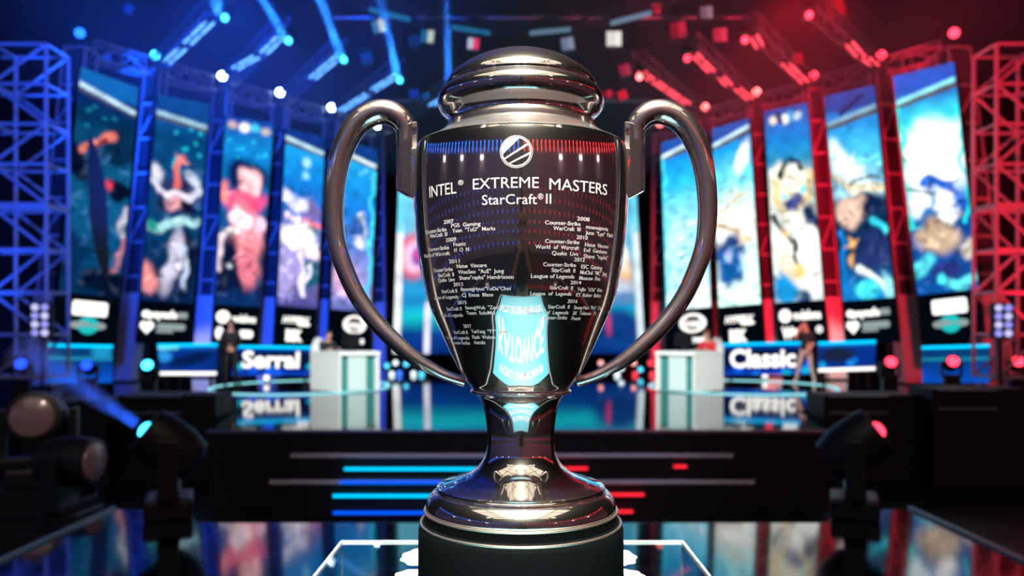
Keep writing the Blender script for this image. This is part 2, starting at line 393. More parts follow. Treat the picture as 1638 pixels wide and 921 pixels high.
LEFT = [('2007', 708.2, 723.8, 354.1), ('Counter-Strike', 680.2, 712.8, 368.4), ('PGS  Gaming', 720.2, 766.8, 358.7), ('WarCraft  III', 686.7, 714, 375.6), ('Yoan  "ToD"  Merlo', 721.9, 790.3, 366.5),
 ('2009', 711.5, 728, 383), ('Counter-Strike', 684, 716.7, 397), ('Fnatic', 723.8, 743.4, 390), ('World of Warcraft', 677, 718, 406.5), ('H  O  N', 725, 748.6, 399),
 ('2011', 716.7, 733.6, 417.5), ('Counter-Strike', 692.6, 722.5, 431), ('Natus  Vincere', 729, 776.6, 424.5), ('StarCraft  II', 699.7, 724.5, 439.4), ('WooSeo  "AcE"  Jung', 731, 804, 433.6), ('Quake  Live', 699.7, 725.8, 447.3), ('Shane"rapha" Hendrixson', 733, 819.6, 443),
 ('2013', 723.8, 738.8, 454.6), ('StarCraft II', 705.6, 729.7, 465.4), ('ByeongHyun"YoDa"Choi', 735.6, 815, 461.5), ('League of Legends', 693, 731.7, 475), ('CJ  Entus  Blaze', 737.5, 787, 471.3),
 ('2015', 730.3, 744.7, 483.6), ('StarCraft II', 713.4, 736.9, 493.7), ('SeongWuk  "Zest"  Ju', 742.7, 809.8, 491.5), ('League of Legends', 703, 738.8, 503.8), ('Team  SoloMid', 744.7, 790, 500.2),
 ('2017', 740, 752.2, 521.4), ('StarCraft II', 725, 746.6, 531.2), ('TaeYang  "TY"  Jeon', 752.5, 808.5, 529.9), ('League of Legends', 714, 749.2, 540), ('Flash  Wolves', 754.5, 790.3, 539), ('Counter-Strike', 722, 750.5, 548), ('Astralis', 757, 774.6, 547.5)]
RIGHT = [('2008', 921.4, 941.4, 350), ('Counter-Strike', 869.8, 926.6, 356.4), ('mousesports', 935.6, 971.3, 364), ('WarCraft  III', 883, 926.6, 365.5), ('June  "Lyn"  Park', 934.8, 979.6, 373.7),
 ('2010', 920.4, 938.3, 379.5), ('Counter-Strike', 870, 925, 386), ('Natus  Vincere', 934, 972, 392.3), ('World  of  Warcraft', 854.3, 924.5, 395), ('Evil  Geniuses', 932.5, 970, 401), ('Quake  Live', 881, 923, 405), ('Shane  "rapha"', 932, 971, 410.5),
 ('2012', 916.7, 933.8, 415), ('Counter-Strike', 867, 919.7, 423), ('ESC  Gaming', 928, 962, 427), ('StarCraft  II', 880.5, 918.3, 432), ('MinChul  "MC"  Jang', 926.3, 970, 436.3), ('League of Legends', 847.5, 917, 441.4), ('Moscow  Five', 925, 959, 445),
 ('2014', 911, 928, 451.7), ('StarCraft  II', 877.9, 914.6, 460), ('YuJin  "sOs"  Kim', 921.8, 962, 463), ('League  of  Legends', 846.5, 912.5, 469.3), ('KT  Rolster  Bullets', 920, 960.4, 472),
 ('2016', 906.3, 922.2, 481.6), ('StarCraft  II', 875, 909.4, 490.5), ('Seong-Hun  "Polt"  Choi', 916.6, 962, 492), ('League  of  Legends', 842.4, 907.8, 499.6), ('SK  Telecom  T1', 915, 951.7, 500.8), ('Counter-Strike', 863, 905.7, 507.8), ('Fnatic', 913, 928, 509)]
for rows in (LEFT, RIGHT):
    mb = MB()
    for s, x0, x1, y in rows: engrave(mb, s, x0, x1, y, 6.4 if y < 450 else 5.8, bold=0.002)
    mb.build('engraved_winners_list', M['engrave'], tr)
# round emblem: ring, a filled segment and two slanting bars
def emb(mb, poly):       # polygon in emblem units (radius 1), wrapped on the bowl
    th0, z0 = locate(823.6, 242.3); rr = 24.2*S*0.80*1.08
    mb.add([on_bowl(th0+x*rr/R_at(z0), z0+y*rr, 0.0003) for x, y in poly], [tuple(range(len(poly)))])
def chord_poly(f, n=40): return f
mb = MB(); N = 72
for i in range(N):
    a, b = 2*math.pi*i/N, 2*math.pi*(i+1)/N
    emb(mb, [(math.cos(a), math.sin(a)), (math.cos(b), math.sin(b)), (0.91*math.cos(b), 0.91*math.sin(b)), (0.91*math.cos(a), 0.91*math.sin(a))])
    emb(mb, [(1.085*math.cos(a), 1.085*math.sin(a)), (1.085*math.cos(b), 1.085*math.sin(b)), (1.055*math.cos(b), 1.055*math.sin(b)), (1.055*math.cos(a), 1.055*math.sin(a))])
a0, a1 = math.radians(76), math.radians(192)
arc = [(0.95*math.cos(a0+(a1-a0)*i/24), 0.95*math.sin(a0+(a1-a0)*i/24)) for i in range(25)]
for i in range(24):                        # filled upper-left segment as slices to its chord
    def ch(t): return (arc[0][0]+(arc[-1][0]-arc[0][0])*t, arc[0][1]+(arc[-1][1]-arc[0][1])*t)
    emb(mb, [arc[i], arc[i+1], ch((i+1)/24), ch(i/24)])
def stripe(p, q, w0, w1, n=10):
    p = Vector(p); q = Vector(q); d = (q-p).normalized(); nn = Vector((-d.y, d.x))
    for i in range(n):
        t0, t1 = i/n, (i+1)/n; a = p.lerp(q, t0); b = p.lerp(q, t1); wa = w0+(w1-w0)*t0; wb = w0+(w1-w0)*t1
        emb(mb, [tuple(a-nn*wa), tuple(b-nn*wb), tuple(b+nn*wb), tuple(a+nn*wa)])
stripe((-0.82, -0.50), (0.80, 0.52), 0.045, 0.075); stripe((-0.48, -0.80), (0.95, -0.08), 0.04, 0.07)
mb.build('engraved_emblem', M['engrave'], tr)

# podium with a glass top, its lit sign lying before the cup
pd = empty('display_podium', (0, 0.69, 0), 'tall podium with a clear glass top and bright edges under the trophy', 'podium')
TOPZ = EYE-HT; hw = 0.2437; y0, y1 = 0.27, 1.12
ym = (y0+y1)/2; hy = (y1-y0)/2
child(MB().box((0, ym, 0.04), (hw+0.02, hy+0.02, 0.04)).build('base', M['fascia'], bevel=0.006), pd)
child(MB().add([(-hw, y0, TOPZ), (hw, y0, TOPZ), (hw, y1, TOPZ), (-hw, y1, TOPZ)], [(0, 1, 2, 3)]).build('glass_top', M['glasstop']), pd)
for a_, b_ in (((-hw, y1), (hw, y1)), ((-hw, y0), (-hw, y1)), ((hw, y0), (hw, y1))):
    child(MB().add([(*a_, 0.08), (*b_, 0.08), (*b_, TOPZ-0.0065), (*a_, TOPZ-0.0065)], [(0, 1, 2, 3)]).build('glass_panel', M['glasstop']), pd)
for x_, y_ in ((-hw, y0), (hw, y0), (-hw, y1), (hw, y1)): child(MB().box((x_, y_, TOPZ/2+0.03), (0.001, 0.001, TOPZ/2-0.04)).build('corner_seam', M['trim']), pd)
M['edge'] = mat('frosted_glass_edge', (0.86, 0.92, 0.92), 0.5)
mb = MB()
for cx, cy, hx, hy in ((0, y1, hw+0.0016, 0.0016), (0, y0, hw+0.0016, 0.0016), (-hw, (y0+y1)/2, 0.0016, (y1-y0)/2), (hw, (y0+y1)/2, 0.0016, (y1-y0)/2)):
    mb.box((cx, cy, TOPZ-0.0026), (hx, hy, 0.0026))
child(mb.build('glass_edge', M['edge']), pd)
# printed white emblem showing at both sides of the plinth
M['print'] = mat('white_print', (0.85, 0.80, 0.82), 0.6)
for sgn in (-1, 1):
    for (x, y, rx, ry) in ((0.126, 1.040, 0.030, 0.040), (0.126, 0.960, 0.028, 0.028)):
        n = 84; vs = [(sgn*x+0.009+rx*math.cos(2*math.pi*i/n)*(1+0.05*math.cos(18*math.pi*i/n)), y+ry*math.sin(2*math.pi*i/n)*(1+0.05*math.cos(18*math.pi*i/n)), TOPZ+0.0006) for i in range(n)]
        child(MB().add(vs, [tuple(range(n))]).build('printed_emblem', M['print']), pd)
M['signteal'] = mat('teal_print', lin((40, 125, 145)), 0.45)
child(MB().box((0.01, 0.505, TOPZ+0.0016), (0.225, 0.222, 0.0014)).build('sign_plate', M['signteal']), pd)
mb = MB()
for s, yc, hgt, wd in (('WORLD CHAMPIONSHIP', 0.66, 0.045, 0.36), ('KATOWICE', 0.56, 0.085, 0.40), ('INTEL EXTREME MASTERS', 0.43, 0.085, 0.41)):
    vs, fs, tw, c = text2d(s, 0.02)
    mb.add([(0.01-wd/2+x/tw*wd, yc-hgt/2+y*hgt/c, TOPZ+0.0033) for x, y in vs], fs)
child(mb.build('sign_lettering', M['print']), pd)

# ---------------------------------------------------------------- screens
def bil(q, u, v):       # q = BL, BR, TR, TL
    return (q[0]*(1-u)+q[1]*u)*(1-v)+(q[3]*(1-u)+q[2]*u)*v
def paint(layers, U, V):
    img = np.zeros(U.shape+(3,))
    U0, V0 = U, V; sd = (len(layers)*1.7) % 6.28
    fd = np.clip((0.86-V0)*12, 0, 1) if ASP > 3 else 0
    U = U0+fd*(0.045*np.sin(V0*23+sd)+0.030*np.sin(V0*47+U0*5+2*sd))
    V = V0+fd*(0.010*np.sin(U0*9+sd)+0.006*np.sin(U0*17+V0*30+sd))
    for L in layers:
        k = L[0]
        if k == 'bg':
            vs = [a for a, c in L[1]]
            for c in range(3): img[..., c] = np.interp(V, vs, [lin(cc)[c] for a, cc in L[1]])
            continue
        if k == 'e':
            _, u, v, ru, rv, ang, col, soft = L
            a = math.radians(ang); du = (U-u); dv = (V-v)*ASP
            x = du*math.cos(a)+dv*math.sin(a); y = -du*math.sin(a)+dv*math.cos(a)
            r = np.sqrt((x/ru)**2+(y/(rv*ASP))**2)
        elif k == 'r':      # ring
            _, u, v, ru, wd, col, soft = L
            r = np.abs(np.sqrt((U-u)**2+((V-v)*ASP)**2)-ru)/wd
        elif k == 'c':      # capsule
            _, u0, v0, u1, v1, wd, col, soft = L
            ax, ay = u0, v0*ASP; bx, by = u1, v1*ASP
            px_, py_ = U-ax, V*ASP-ay; ex, ey = bx-ax, by-ay
            t = np.clip((px_*ex+py_*ey)/(ex*ex+ey*ey+1e-9), 0, 1)
            r = np.sqrt((px_-t*ex)**2+(py_-t*ey)**2)/wd
        a = np.clip((1-r)/max(soft, 1e-3)+0.5, 0, 1)[..., None]; a = a*a*(3-2*a)
        img = img*(1-a)+np.array(lin(col))*a
    if ASP > 3 and len(layers) > 5:          # finer strokes of the picture
        r = random.Random(len(layers)*31+int(layers[-1][1]*97)); base = img.copy(); nv_, nu_ = U0.shape
        for _ in range(70):
            cu, cv = r.uniform(0.02, 0.98), r.uniform(0.0, 0.70)
            c = base[min(nv_-1, int(cv*nv_)), min(nu_-1, int(cu*nu_))]
            f_ = r.choice((0.30, 0.45, 1.5, 2.0)); c = np.clip(c*f_+(0.03 if f_ > 1 else 0), 0, 1)
            a = r.uniform(0, math.pi); ru, rv = r.uniform(0.05, 0.17), r.uniform(0.018, 0.05)
            du, dv = U0-cu, (V0-cv)*ASP
            x = du*math.cos(a)+dv*math.sin(a); y = -du*math.sin(a)+dv*math.cos(a)+0.9*x*x*r.uniform(-1.5, 1.5)
            k_ = np.clip((1-np.sqrt((x/ru)**2+(y/rv)**2))/0.8+0.4, 0, 1)[..., None]*0.75
            img = img*(1-k_)+c*k_
    tex = 1+0.12*np.sin(U0*7+V0*23+sd)*np.sin(V0*31-U0*5)+0.12*np.sin(U0*15+V0*13)*np.sin(V0*57+sd)
    return img*np.clip(tex, 0.5, 1.5)[..., None]
ASP = 4.0
def display(parent, name, q, layers, nu, nv, m, off, asp):
    global ASP; ASP = asp
    us = np.linspace(0, 1, nu); vs = np.linspace(0, 1, nv); U, V = np.meshgrid(us, vs)
    img = paint(layers, U, V)
    pts = [tuple(bil(q, u, v)+off) for v in vs for u in us]
    fs = [(j*nu+i, j*nu+i+1, (j+1)*nu+i+1, (j+1)*nu+i) for j in range(nv-1) for i in range(nu-1)]
    o = MB().add(pts, fs).build(name, m, parent)
    at = o.data.color_attributes.new('pixels', 'FLOAT_COLOR', 'POINT')
    at.data.foreach_set('color', np.concatenate([img.reshape(-1, 3), np.ones((nu*nv, 1))], 1).ravel())
    return o
def flat(q, off, s=None, poly=None, box=None, bold=0.03, shear=0):
    """letters or a polygon laid on a quad; box = (u0, v0, u1, v1)"""
    u0, v0, u1, v1 = box; vs = []; fs = []
    if s:
        t, f, wd, c = text2d(s, bold, shear)
        vs = [tuple(bil(q, u0+(u1-u0)*x/wd, v0+(v1-v0)*y/c)+off) for x, y in t]; fs = f
    else:
        vs = [tuple(bil(q, u0+(u1-u0)*x, v0+(v1-v0)*y)+off) for x, y in poly]; fs = [tuple(range(len(poly)))]
    return vs, fs
def ell(n=28, k=1): return [(0.5+0.5*math.cos(2*math.pi*i/n), 0.5+0.5*math.sin(2*math.pi*i/n)) for i in range(n)]
def pill(r=0.12, n=8):
    out = []
    for cx, cy, a0 in ((1-r, 0.5, -90), (r, 0.5, 90)):
        for i in range(n+1):
            a = math.radians(a0+180*i/n); out.append((cx+r*math.cos(a), cy+0.5*math.sin(a)))
    return out
RECT = [(0.05, 0), (0.95, 0), (1, 0.12), (1, 0.88), (0.95, 1), (0.05, 1), (0, 0.88), (0, 0.12)]
HEART = [(0.5, 0), (1, 0.55), (0.97, 0.85), (0.75, 1), (0.5, 0.88), (0.25, 1), (0.03, 0.85), (0, 0.55)]
def ringpoly(mb, q, off, box, inner=0.72, n=36, rot=0.0):
    u0, v0, u1, v1 = box
    for i in range(n):
        a, b = 2*math.pi*i/n, 2*math.pi*(i+1)/n
        quad = [(0.5+0.5*r*math.cos(t), 0.5+0.5*r*math.sin(t)) for t, r in ((a, 1), (b, 1), (b, inner), (a, inner))]
        mb.add(*flat(q, off, poly=quad, box=box))
BAN = {}
def banner(key, TL, TR, BR, BL, logo_v, layers, strength, logo, label, side):
    dl = F*6.85/(HY-TL[1]); dr = F*6.85/(HY-TR[1])
    q = [P(*BL, dl), P(*BR, dr), P(*TR, dr), P(*TL, dl)]
    nrm = (q[1]-q[0]).cross(q[3]-q[0]).normalized()
    if nrm.y > 0: nrm = -nrm
    base = (q[0]+q[1])/2; base.z = 0
    t = empty('banner_screen', base, label, 'screen', 'tall screens on the %s of the stage' % side)
    lo = Vector((0,0,0))
    q = [p-base for p in q]
    back = -nrm*0.14
    mb = MB().hexa([q[0]+back, q[1]+back, q[1], q[0], q[3]+back, q[2]+back, q[2], q[3]]); mb.build('cabinet', M['black'], t)
    # two feet down to the deck
    for u in (0.2, 0.8):
        a = bil(q, u, 0)+back*0.5
        MB().bar(a, (a.x, a.y, 0.012), 0.05, 8).build('foot', M['blackmetal'], t)
    qa = [bil(q, 0.01, logo_v), bil(q, 0.99, logo_v), bil(q, 0.99, 0.998), bil(q, 0.01, 0.998)]
    display(t, 'display', qa, layers, 40, 150, screen_mat('pixels_'+key, strength*(1.4 if side == 'left' else 1.38)), nrm*0.012, 4.4)
    ql = [bil(q, 0.01, 0.002), bil(q, 0.99, 0.002), bil(q, 0.99, logo_v), bil(q, 0.01, logo_v)]
    mb = MB().add([tuple(p+nrm*0.010) for p in ql], [(0, 1, 2, 3)]); mb.build('logo_panel', M['panelblack'], t)
    for shapes, m in logo:
        for k_ in shapes:
            mb = MB()
            if k_[0] == 'ring': ringpoly(mb, ql, nrm*0.02, k_[1], k_[2])
            elif k_[0] == 't': mb.add(*flat(ql, nrm*0.02, s=k_[1], box=k_[2], bold=k_[3] if len(k_) > 3 else 0.03, shear=k_[4] if len(k_) > 4 else 0))
            else: mb.add(*flat(ql, nrm*0.02, poly=k_[1], box=k_[2]))
            mb.build('logo_lettering' if k_[0] == 't' else 'logo', M[m], t)
    BAN[key] = (q, base, nrm); return t
G1 = [([('p', RECT, (0.22, 0.55, 0.80, 0.86))], 'logo_white'), ([('p', ell(), (0.33, 0.16, 0.67, 0.54))], 'logo_teal'), ([('p', pill(0.2), (0.20, 0.27, 0.80, 0.43))], 'logo_grey')]
G2 = [([('p', ell(), (0.04, 0.60, 0.20, 0.78)), ('t', 'paysafe', (0.17, 0.62, 0.70, 0.80), 0.05), ('p', HEART, (0.02, 0.22, 0.28, 0.53))], 'logo_white'), ([('p', pill(0.1), (0.70, 0.62, 0.90, 0.77)), ('p', pill(0.1), (0.33, 0.33, 0.88, 0.49)), ('p', pill(0.1), (0.32, 0.26, 0.65, 0.32))], 'logo_grey')]
G3 = [([('ring', (0.04, 0.54, 0.34, 0.86), 0.25), ('t', 'vodafone', (0.38, 0.60, 0.92, 0.78), 0.05), ('p', ell(), (0.04, 0.14, 0.22, 0.46)), ('p', pill(0.2), (0.56, 0.20, 0.88, 0.40))], 'logo_white')]
G3R = [([('ring', (0.06, 0.54, 0.32, 0.84), 0.25), ('t', 'vodafone', (0.34, 0.60, 0.92, 0.80), 0.05), ('t', 'W', (0.10, 0.18, 0.34, 0.44), 0.06), ('p', ell(), (0.30, 0.24, 0.44, 0.40)), ('ring', (0.80, 0.28, 0.93, 0.44), 0.4)], 'logo_white')]
G4 = [([('t', 'HYPERX', (0.14, 0.60, 0.84, 0.76), 0.05, 0.25), ('p', pill(0.2), (0.52, 0.53, 0.84, 0.62)), ('t', 'BIK', (0.24, 0.16, 0.66, 0.42), 0.08)], 'logo_white')]
G5 = [([('ring', (0.30, 0.40, 0.90, 0.88), 0.72), ('t', 'intel', (0.42, 0.54, 0.78, 0.76), 0.03), ('t', 'Games', (0.34, 0.16, 0.86, 0.33), 0.05)], 'logo_white')]
W_ = (245, 240, 235)
def hdr(bar=True, tone=(8, 60, 120), c=(190, 225, 235), vb=0.885, slope=-0.03):
    L = [('e', 0.5, 0.97, 0.9, 0.065, 0, tone, 0.3)]
    if bar: L += [('c', -0.1, vb-slope/2-0.018, 1.1, vb+slope/2-0.018, 0.05, (70, 70, 70), 0.6), ('c', -0.05, vb-slope/2, 0.95, vb+slope/2, 0.045, c, 0.6)]
    return L
def dots(seed, n, col, v0, v1):
    r = random.Random(seed); return [('r', r.uniform(0.1, 0.9), r.uniform(v0, v1), 0.028, 0.012, col, 1.0) for _ in range(n)]
LB = {}
LB['L1'] = [('bg', [(0, (4, 40, 80)), (0.3, (8, 75, 120)), (0.6, (12, 85, 130)), (0.78, (4, 50, 90)), (0.88, (2, 28, 60)), (1, (10, 80, 140))])]+hdr(tone=(12, 90, 150), slope=-0.055, vb=0.905)+dots(1, 12, (20, 130, 150), 0.66, 0.86)+[
 ('e', 0.05, 0.60, 0.22, 0.10, 25, (3, 14, 40), 0.5), ('e', 0.75, 0.70, 0.35, 0.10, 0, (6, 40, 70), 0.8), ('c', 0.18, 0.655, 0.62, 0.745, 0.07, (205, 110, 100), 0.8), ('c', 0.3, 0.66, 0.45, 0.70, 0.05, (120, 40, 50), 0.8),
 ('e', 0.78, 0.50, 0.22, 0.045, 0, (3, 12, 35), 0.5), ('e', 0.62, 0.515, 0.06, 0.025, 0, (210, 60, 90), 0.7), ('c', 0.95, 0.42, 0.98, 0.28, 0.06, (190, 190, 210), 0.9), ('c', 0.98, 0.28, 0.80, 0.10, 0.05, (170, 110, 130), 0.9), ('e', 0.8, 0.06, 0.5, 0.06, 0, (3, 15, 40), 0.6), ('e', 0.1, 0.15, 0.2, 0.15, 0, (4, 40, 80), 0.6)]
LB['L2'] = [('bg', [(0, (5, 30, 70)), (0.2, (5, 40, 80)), (0.6, (8, 70, 120)), (0.8, (5, 60, 110)), (1, (12, 80, 140))])]+hdr(slope=-0.035, tone=(6, 60, 110), c=(150, 190, 200), vb=0.90)+dots(2, 14, (30, 190, 200), 0.6, 0.86)+[
 ('e', 0.5, 0.52, 0.42, 0.09, 0, (40, 45, 90), 0.5), ('c', 0.52, 0.70, 0.50, 0.56, 0.06, (205, 100, 95), 0.7), ('e', 0.12, 0.63, 0.10, 0.045, 20, (210, 210, 225), 0.8), ('e', 0.84, 0.62, 0.14, 0.035, -20, (190, 200, 225), 0.8),
 ('c', 0.08, 0.58, 0.30, 0.53, 0.06, (200, 195, 215), 0.8), ('c', 0.3, 0.53, 0.75, 0.52, 0.07, (225, 215, 225), 0.8), ('c', 0.75, 0.52, 0.92, 0.58, 0.06, (200, 200, 220), 0.8), ('e', 0.45, 0.48, 0.16, 0.03, 0, (230, 160, 170), 0.9), ('e', 0.70, 0.47, 0.18, 0.03, 0, (15, 15, 40), 0.7),
 ('c', 0.10, 0.36, 0.90, 0.41, 0.10, (150, 200, 205), 0.9), ('e', 0.12, 0.37, 0.1, 0.03, 0, (20, 140, 130), 0.9), ('e', 0.55, 0.20, 0.16, 0.15, -8, (200, 195, 220), 0.7), ('e', 0.82, 0.20, 0.14, 0.16, 0, (6, 18, 45), 0.6), ('e', 0.12, 0.12, 0.17, 0.07, 20, (215, 130, 130), 0.9), ('c', 0.70, 0.28, 0.84, 0.08, 0.05, (170, 190, 220), 0.9)]
LB['L3'] = [('bg', [(0, (6, 25, 70)), (0.3, (10, 40, 80)), (0.6, (10, 90, 160)), (0.85, (15, 120, 190)), (1, (10, 50, 130))])]+dots(3, 9, (40, 190, 220), 0.74, 0.9)+[
 ('e', 0.15, 0.955, 0.09, 0.02, 0, (190, 160, 140), 0.9), ('e', 0.4, 0.95, 0.11, 0.025, 0, (235, 230, 225), 0.9), ('e', 0.62, 0.955, 0.1, 0.022, 0, (60, 190, 220), 0.9), ('e', 0.85, 0.945, 0.1, 0.02, 0, (180, 170, 160), 0.9),
 ('e', 0.50, 0.68, 0.46, 0.10, 0, (5, 20, 70), 0.6), ('e', 0.56, 0.655, 0.25, 0.085, 0, (255, 195, 200), 0.5), ('e', 0.55, 0.55, 0.42, 0.06, 0, (235, 70, 120), 0.6), ('e', 0.58, 0.34, 0.34, 0.22, 6, (225, 130, 140), 0.6), ('e', 0.05, 0.60, 0.10, 0.06, 20, (240, 130, 130), 0.8),
 ('e', 0.45, 0.46, 0.22, 0.05, 0, (250, 235, 245), 0.7), ('e', 0.85, 0.44, 0.12, 0.05, 0, (240, 190, 215), 0.8), ('e', 0.25, 0.18, 0.26, 0.17, 0, (8, 18, 50), 0.5), ('c', 0.06, 0.38, 0.34, 0.40, 0.07, (240, 225, 225), 0.8), ('c', 0.06, 0.38, 0.04, 0.20, 0.07, (210, 190, 200), 0.9),
 ('e', 0.66, 0.22, 0.18, 0.10, 0, (215, 110, 130), 0.9), ('e', 0.3, 0.20, 0.05, 0.016, 0, (190, 200, 215), 0.9), ('e', 0.5, 0.03, 0.6, 0.05, 0, (10, 40, 90), 0.7)]
LB['L4'] = [('bg', [(0, (60, 60, 120)), (0.25, (120, 110, 175)), (0.55, (40, 90, 170)), (0.7, (15, 110, 190)), (0.9, (20, 140, 205)), (1, (8, 50, 120))])]+hdr(tone=(6, 40, 110), c=(180, 215, 225), slope=-0.05, vb=0.93)+[
 ('e', 0.55, 0.83, 0.10, 0.03, 0, (150, 205, 230), 0.9), ('e', 0.5, 0.75, 0.09, 0.025, 0, (120, 190, 225), 0.9), ('e', 0.18, 0.62, 0.12, 0.05, 30, (205, 205, 230), 0.9), ('e', 0.7, 0.55, 0.28, 0.07, 0, (105, 95, 160), 0.7), ('e', 0.45, 0.58, 0.2, 0.04, 0, (215, 215, 235), 0.9),
 ('c', 0.1, 0.52, 0.35, 0.50, 0.08, (230, 205, 225), 0.9), ('c', 0.55, 0.49, 0.95, 0.48, 0.07, (225, 110, 130), 0.9), ('e', 0.80, 0.45, 0.14, 0.03, 0, (20, 95, 110), 0.8), ('e', 0.42, 0.40, 0.50, 0.07, -6, (252, 244, 248), 0.6), ('e', 0.75, 0.34, 0.28, 0.05, -25, (245, 225, 235), 0.8),
 ('e', 0.80, 0.20, 0.22, 0.09, 0, (15, 80, 100), 0.6), ('c', 0.5, 0.30, 0.62, 0.06, 0.06, (225, 215, 240), 0.9), ('c', 0.62, 0.06, 0.76, 0.24, 0.05, (215, 210, 235), 0.9), ('e', 0.2, 0.20, 0.25, 0.14, 0, (150, 140, 195), 0.8)]
LB['L5'] = [('bg', [(0, (90, 100, 165)), (0.2, (135, 130, 190)), (0.42, (60, 110, 190)), (0.6, (20, 110, 195)), (0.9, (25, 150, 215)), (1, (8, 50, 120))])]+hdr(tone=(6, 50, 120), c=(215, 235, 235), slope=-0.05, vb=0.92)+dots(5, 5, (120, 210, 235), 0.74, 0.86)+[
 ('c', 0.93, 0.05, 0.93, 0.85, 0.05, (60, 200, 235), 0.9), ('c', 0.62, 0.58, 0.72, 0.48, 0.07, (200, 215, 235), 0.9), ('e', 0.5, 0.5, 0.22, 0.05, 0, (40, 80, 150), 0.8), ('e', 0.7, 0.41, 0.14, 0.03, 0, (215, 215, 235), 0.9), ('e', 0.25, 0.2, 0.25, 0.1, 0, (205, 160, 195), 0.9)]
CY = (60, 200, 235); TAN = (205, 190, 160)
LB['R5'] = [('bg', [(0, (225, 240, 240)), (0.3, (150, 215, 235)), (0.55, (125, 205, 235)), (0.72, (40, 175, 225)), (0.88, (10, 130, 205)), (1, (5, 70, 150))])]+hdr(tone=(5, 70, 150), c=(205, 230, 235), slope=0.06, vb=0.94)+[
 ('c', 0.2, 0.44, 1.0, 0.53, 0.05, (215, 225, 205), 0.9), ('e', 0.3, 0.25, 0.35, 0.25, 0, (165, 225, 240), 1.0), ('c', 0.03, 0.02, 0.03, 0.9, 0.03, (60, 205, 230), 0.9)]
LB['R4'] = [('bg', [(0, (200, 245, 235)), (0.25, (235, 245, 240)), (0.5, (225, 230, 225)), (0.68, (110, 215, 235)), (0.86, (10, 140, 210)), (1, (5, 60, 140))])]+hdr(tone=(5, 70, 150), c=(185, 220, 230), slope=0.055, vb=0.93)+[
 ('e', 0.75, 0.80, 0.14, 0.09, -25, (230, 235, 235), 0.9), ('c', 0.05, 0.60, 0.6, 0.62, 0.04, (185, 190, 160), 0.9), ('c', 0.1, 0.52, 0.9, 0.62, 0.05, (195, 175, 140), 0.9), ('e', 0.3, 0.47, 0.4, 0.05, -8, (250, 248, 240), 0.8), ('c', 0.0, 0.47, 0.8, 0.36, 0.04, (180, 150, 120), 0.9),
 ('e', 0.42, 0.29, 0.46, 0.10, 10, (35, 55, 110), 0.6), ('e', 0.35, 0.22, 0.40, 0.11, 0, (12, 80, 140), 0.6), ('e', 0.32, 0.28, 0.09, 0.04, 0, (150, 170, 215), 0.9), ('e', 0.62, 0.26, 0.07, 0.035, 0, (140, 160, 205), 0.9), ('e', 0.95, 0.12, 0.35, 0.22, 0, (205, 250, 238), 0.5), ('e', 0.8, 0.36, 0.16, 0.02, 0, (215, 170, 130), 0.9)]
LB['R3'] = [('bg', [(0, (215, 220, 215)), (0.3, (235, 235, 228)), (0.6, (170, 180, 165)), (0.72, (40, 130, 170)), (0.86, (10, 110, 190)), (1, (6, 60, 140))])]+[
 ('e', 0.2, 0.945, 0.09, 0.022, 20, (215, 205, 190), 0.9), ('e', 0.48, 0.94, 0.09, 0.025, 0, (235, 235, 230), 0.9), ('e', 0.75, 0.945, 0.1, 0.02, 30, (180, 205, 215), 0.9), ('c', 0.3, 0.97, 0.38, 0.93, 0.05, (4, 30, 80), 0.8), ('c', 0.6, 0.97, 0.62, 0.93, 0.05, (30, 150, 210), 0.8),
 ('e', 0.45, 0.60, 0.42, 0.12, 0, (235, 225, 200), 0.5), ('c', 0.45, 0.74, 0.30, 0.66, 0.04, (40, 70, 70), 0.8), ('e', 0.30, 0.655, 0.07, 0.02, 0, (25, 40, 45), 0.7), ('c', 0.55, 0.74, 0.76, 0.70, 0.05, (20, 50, 80), 0.8), ('e', 0.73, 0.67, 0.07, 0.022, 0, (20, 35, 60), 0.7),
 ('c', 0.10, 0.62, 0.16, 0.52, 0.05, (215, 185, 130), 0.9), ('c', 0.16, 0.52, 0.44, 0.44, 0.05, (215, 185, 130), 0.9), ('c', 0.92, 0.66, 0.84, 0.52, 0.05, (215, 190, 140), 0.9), ('c', 0.84, 0.52, 0.58, 0.44, 0.05, (200, 170, 120), 0.9), ('e', 0.55, 0.51, 0.17, 0.05, 0, (50, 60, 120), 0.7), ('e', 0.32, 0.55, 0.08, 0.015, 0, (90, 210, 215), 0.9), ('e', 0.72, 0.565, 0.08, 0.018, 0, (90, 215, 220), 0.9),
 ('e', 0.92, 0.40, 0.16, 0.09, 0, (15, 40, 75), 0.7), ('c', 0.10, 0.44, 0.34, 0.33, 0.06, (25, 40, 60), 0.8), ('e', 0.55, 0.42, 0.12, 0.06, 0, (245, 245, 240), 0.8), ('e', 0.78, 0.30, 0.22, 0.07, 0, (252, 250, 245), 0.7), ('c', 0.42, 0.33, 0.56, 0.20, 0.05, (40, 45, 60), 0.8), ('e', 0.30, 0.20, 0.16, 0.10, 20, (220, 200, 170), 0.8), ('e', 0.28, 0.36, 0.05, 0.02, 0, (225, 175, 90), 0.9), ('e', 0.58, 0.16, 0.1, 0.04, 0, (225, 170, 100), 0.8), ('e', 0.20, 0.06, 0.30, 0.08, 0, (20, 130, 190), 0.7), ('e', 0.55, 0.02, 0.14, 0.05, 30, (30, 60, 90), 0.8)]
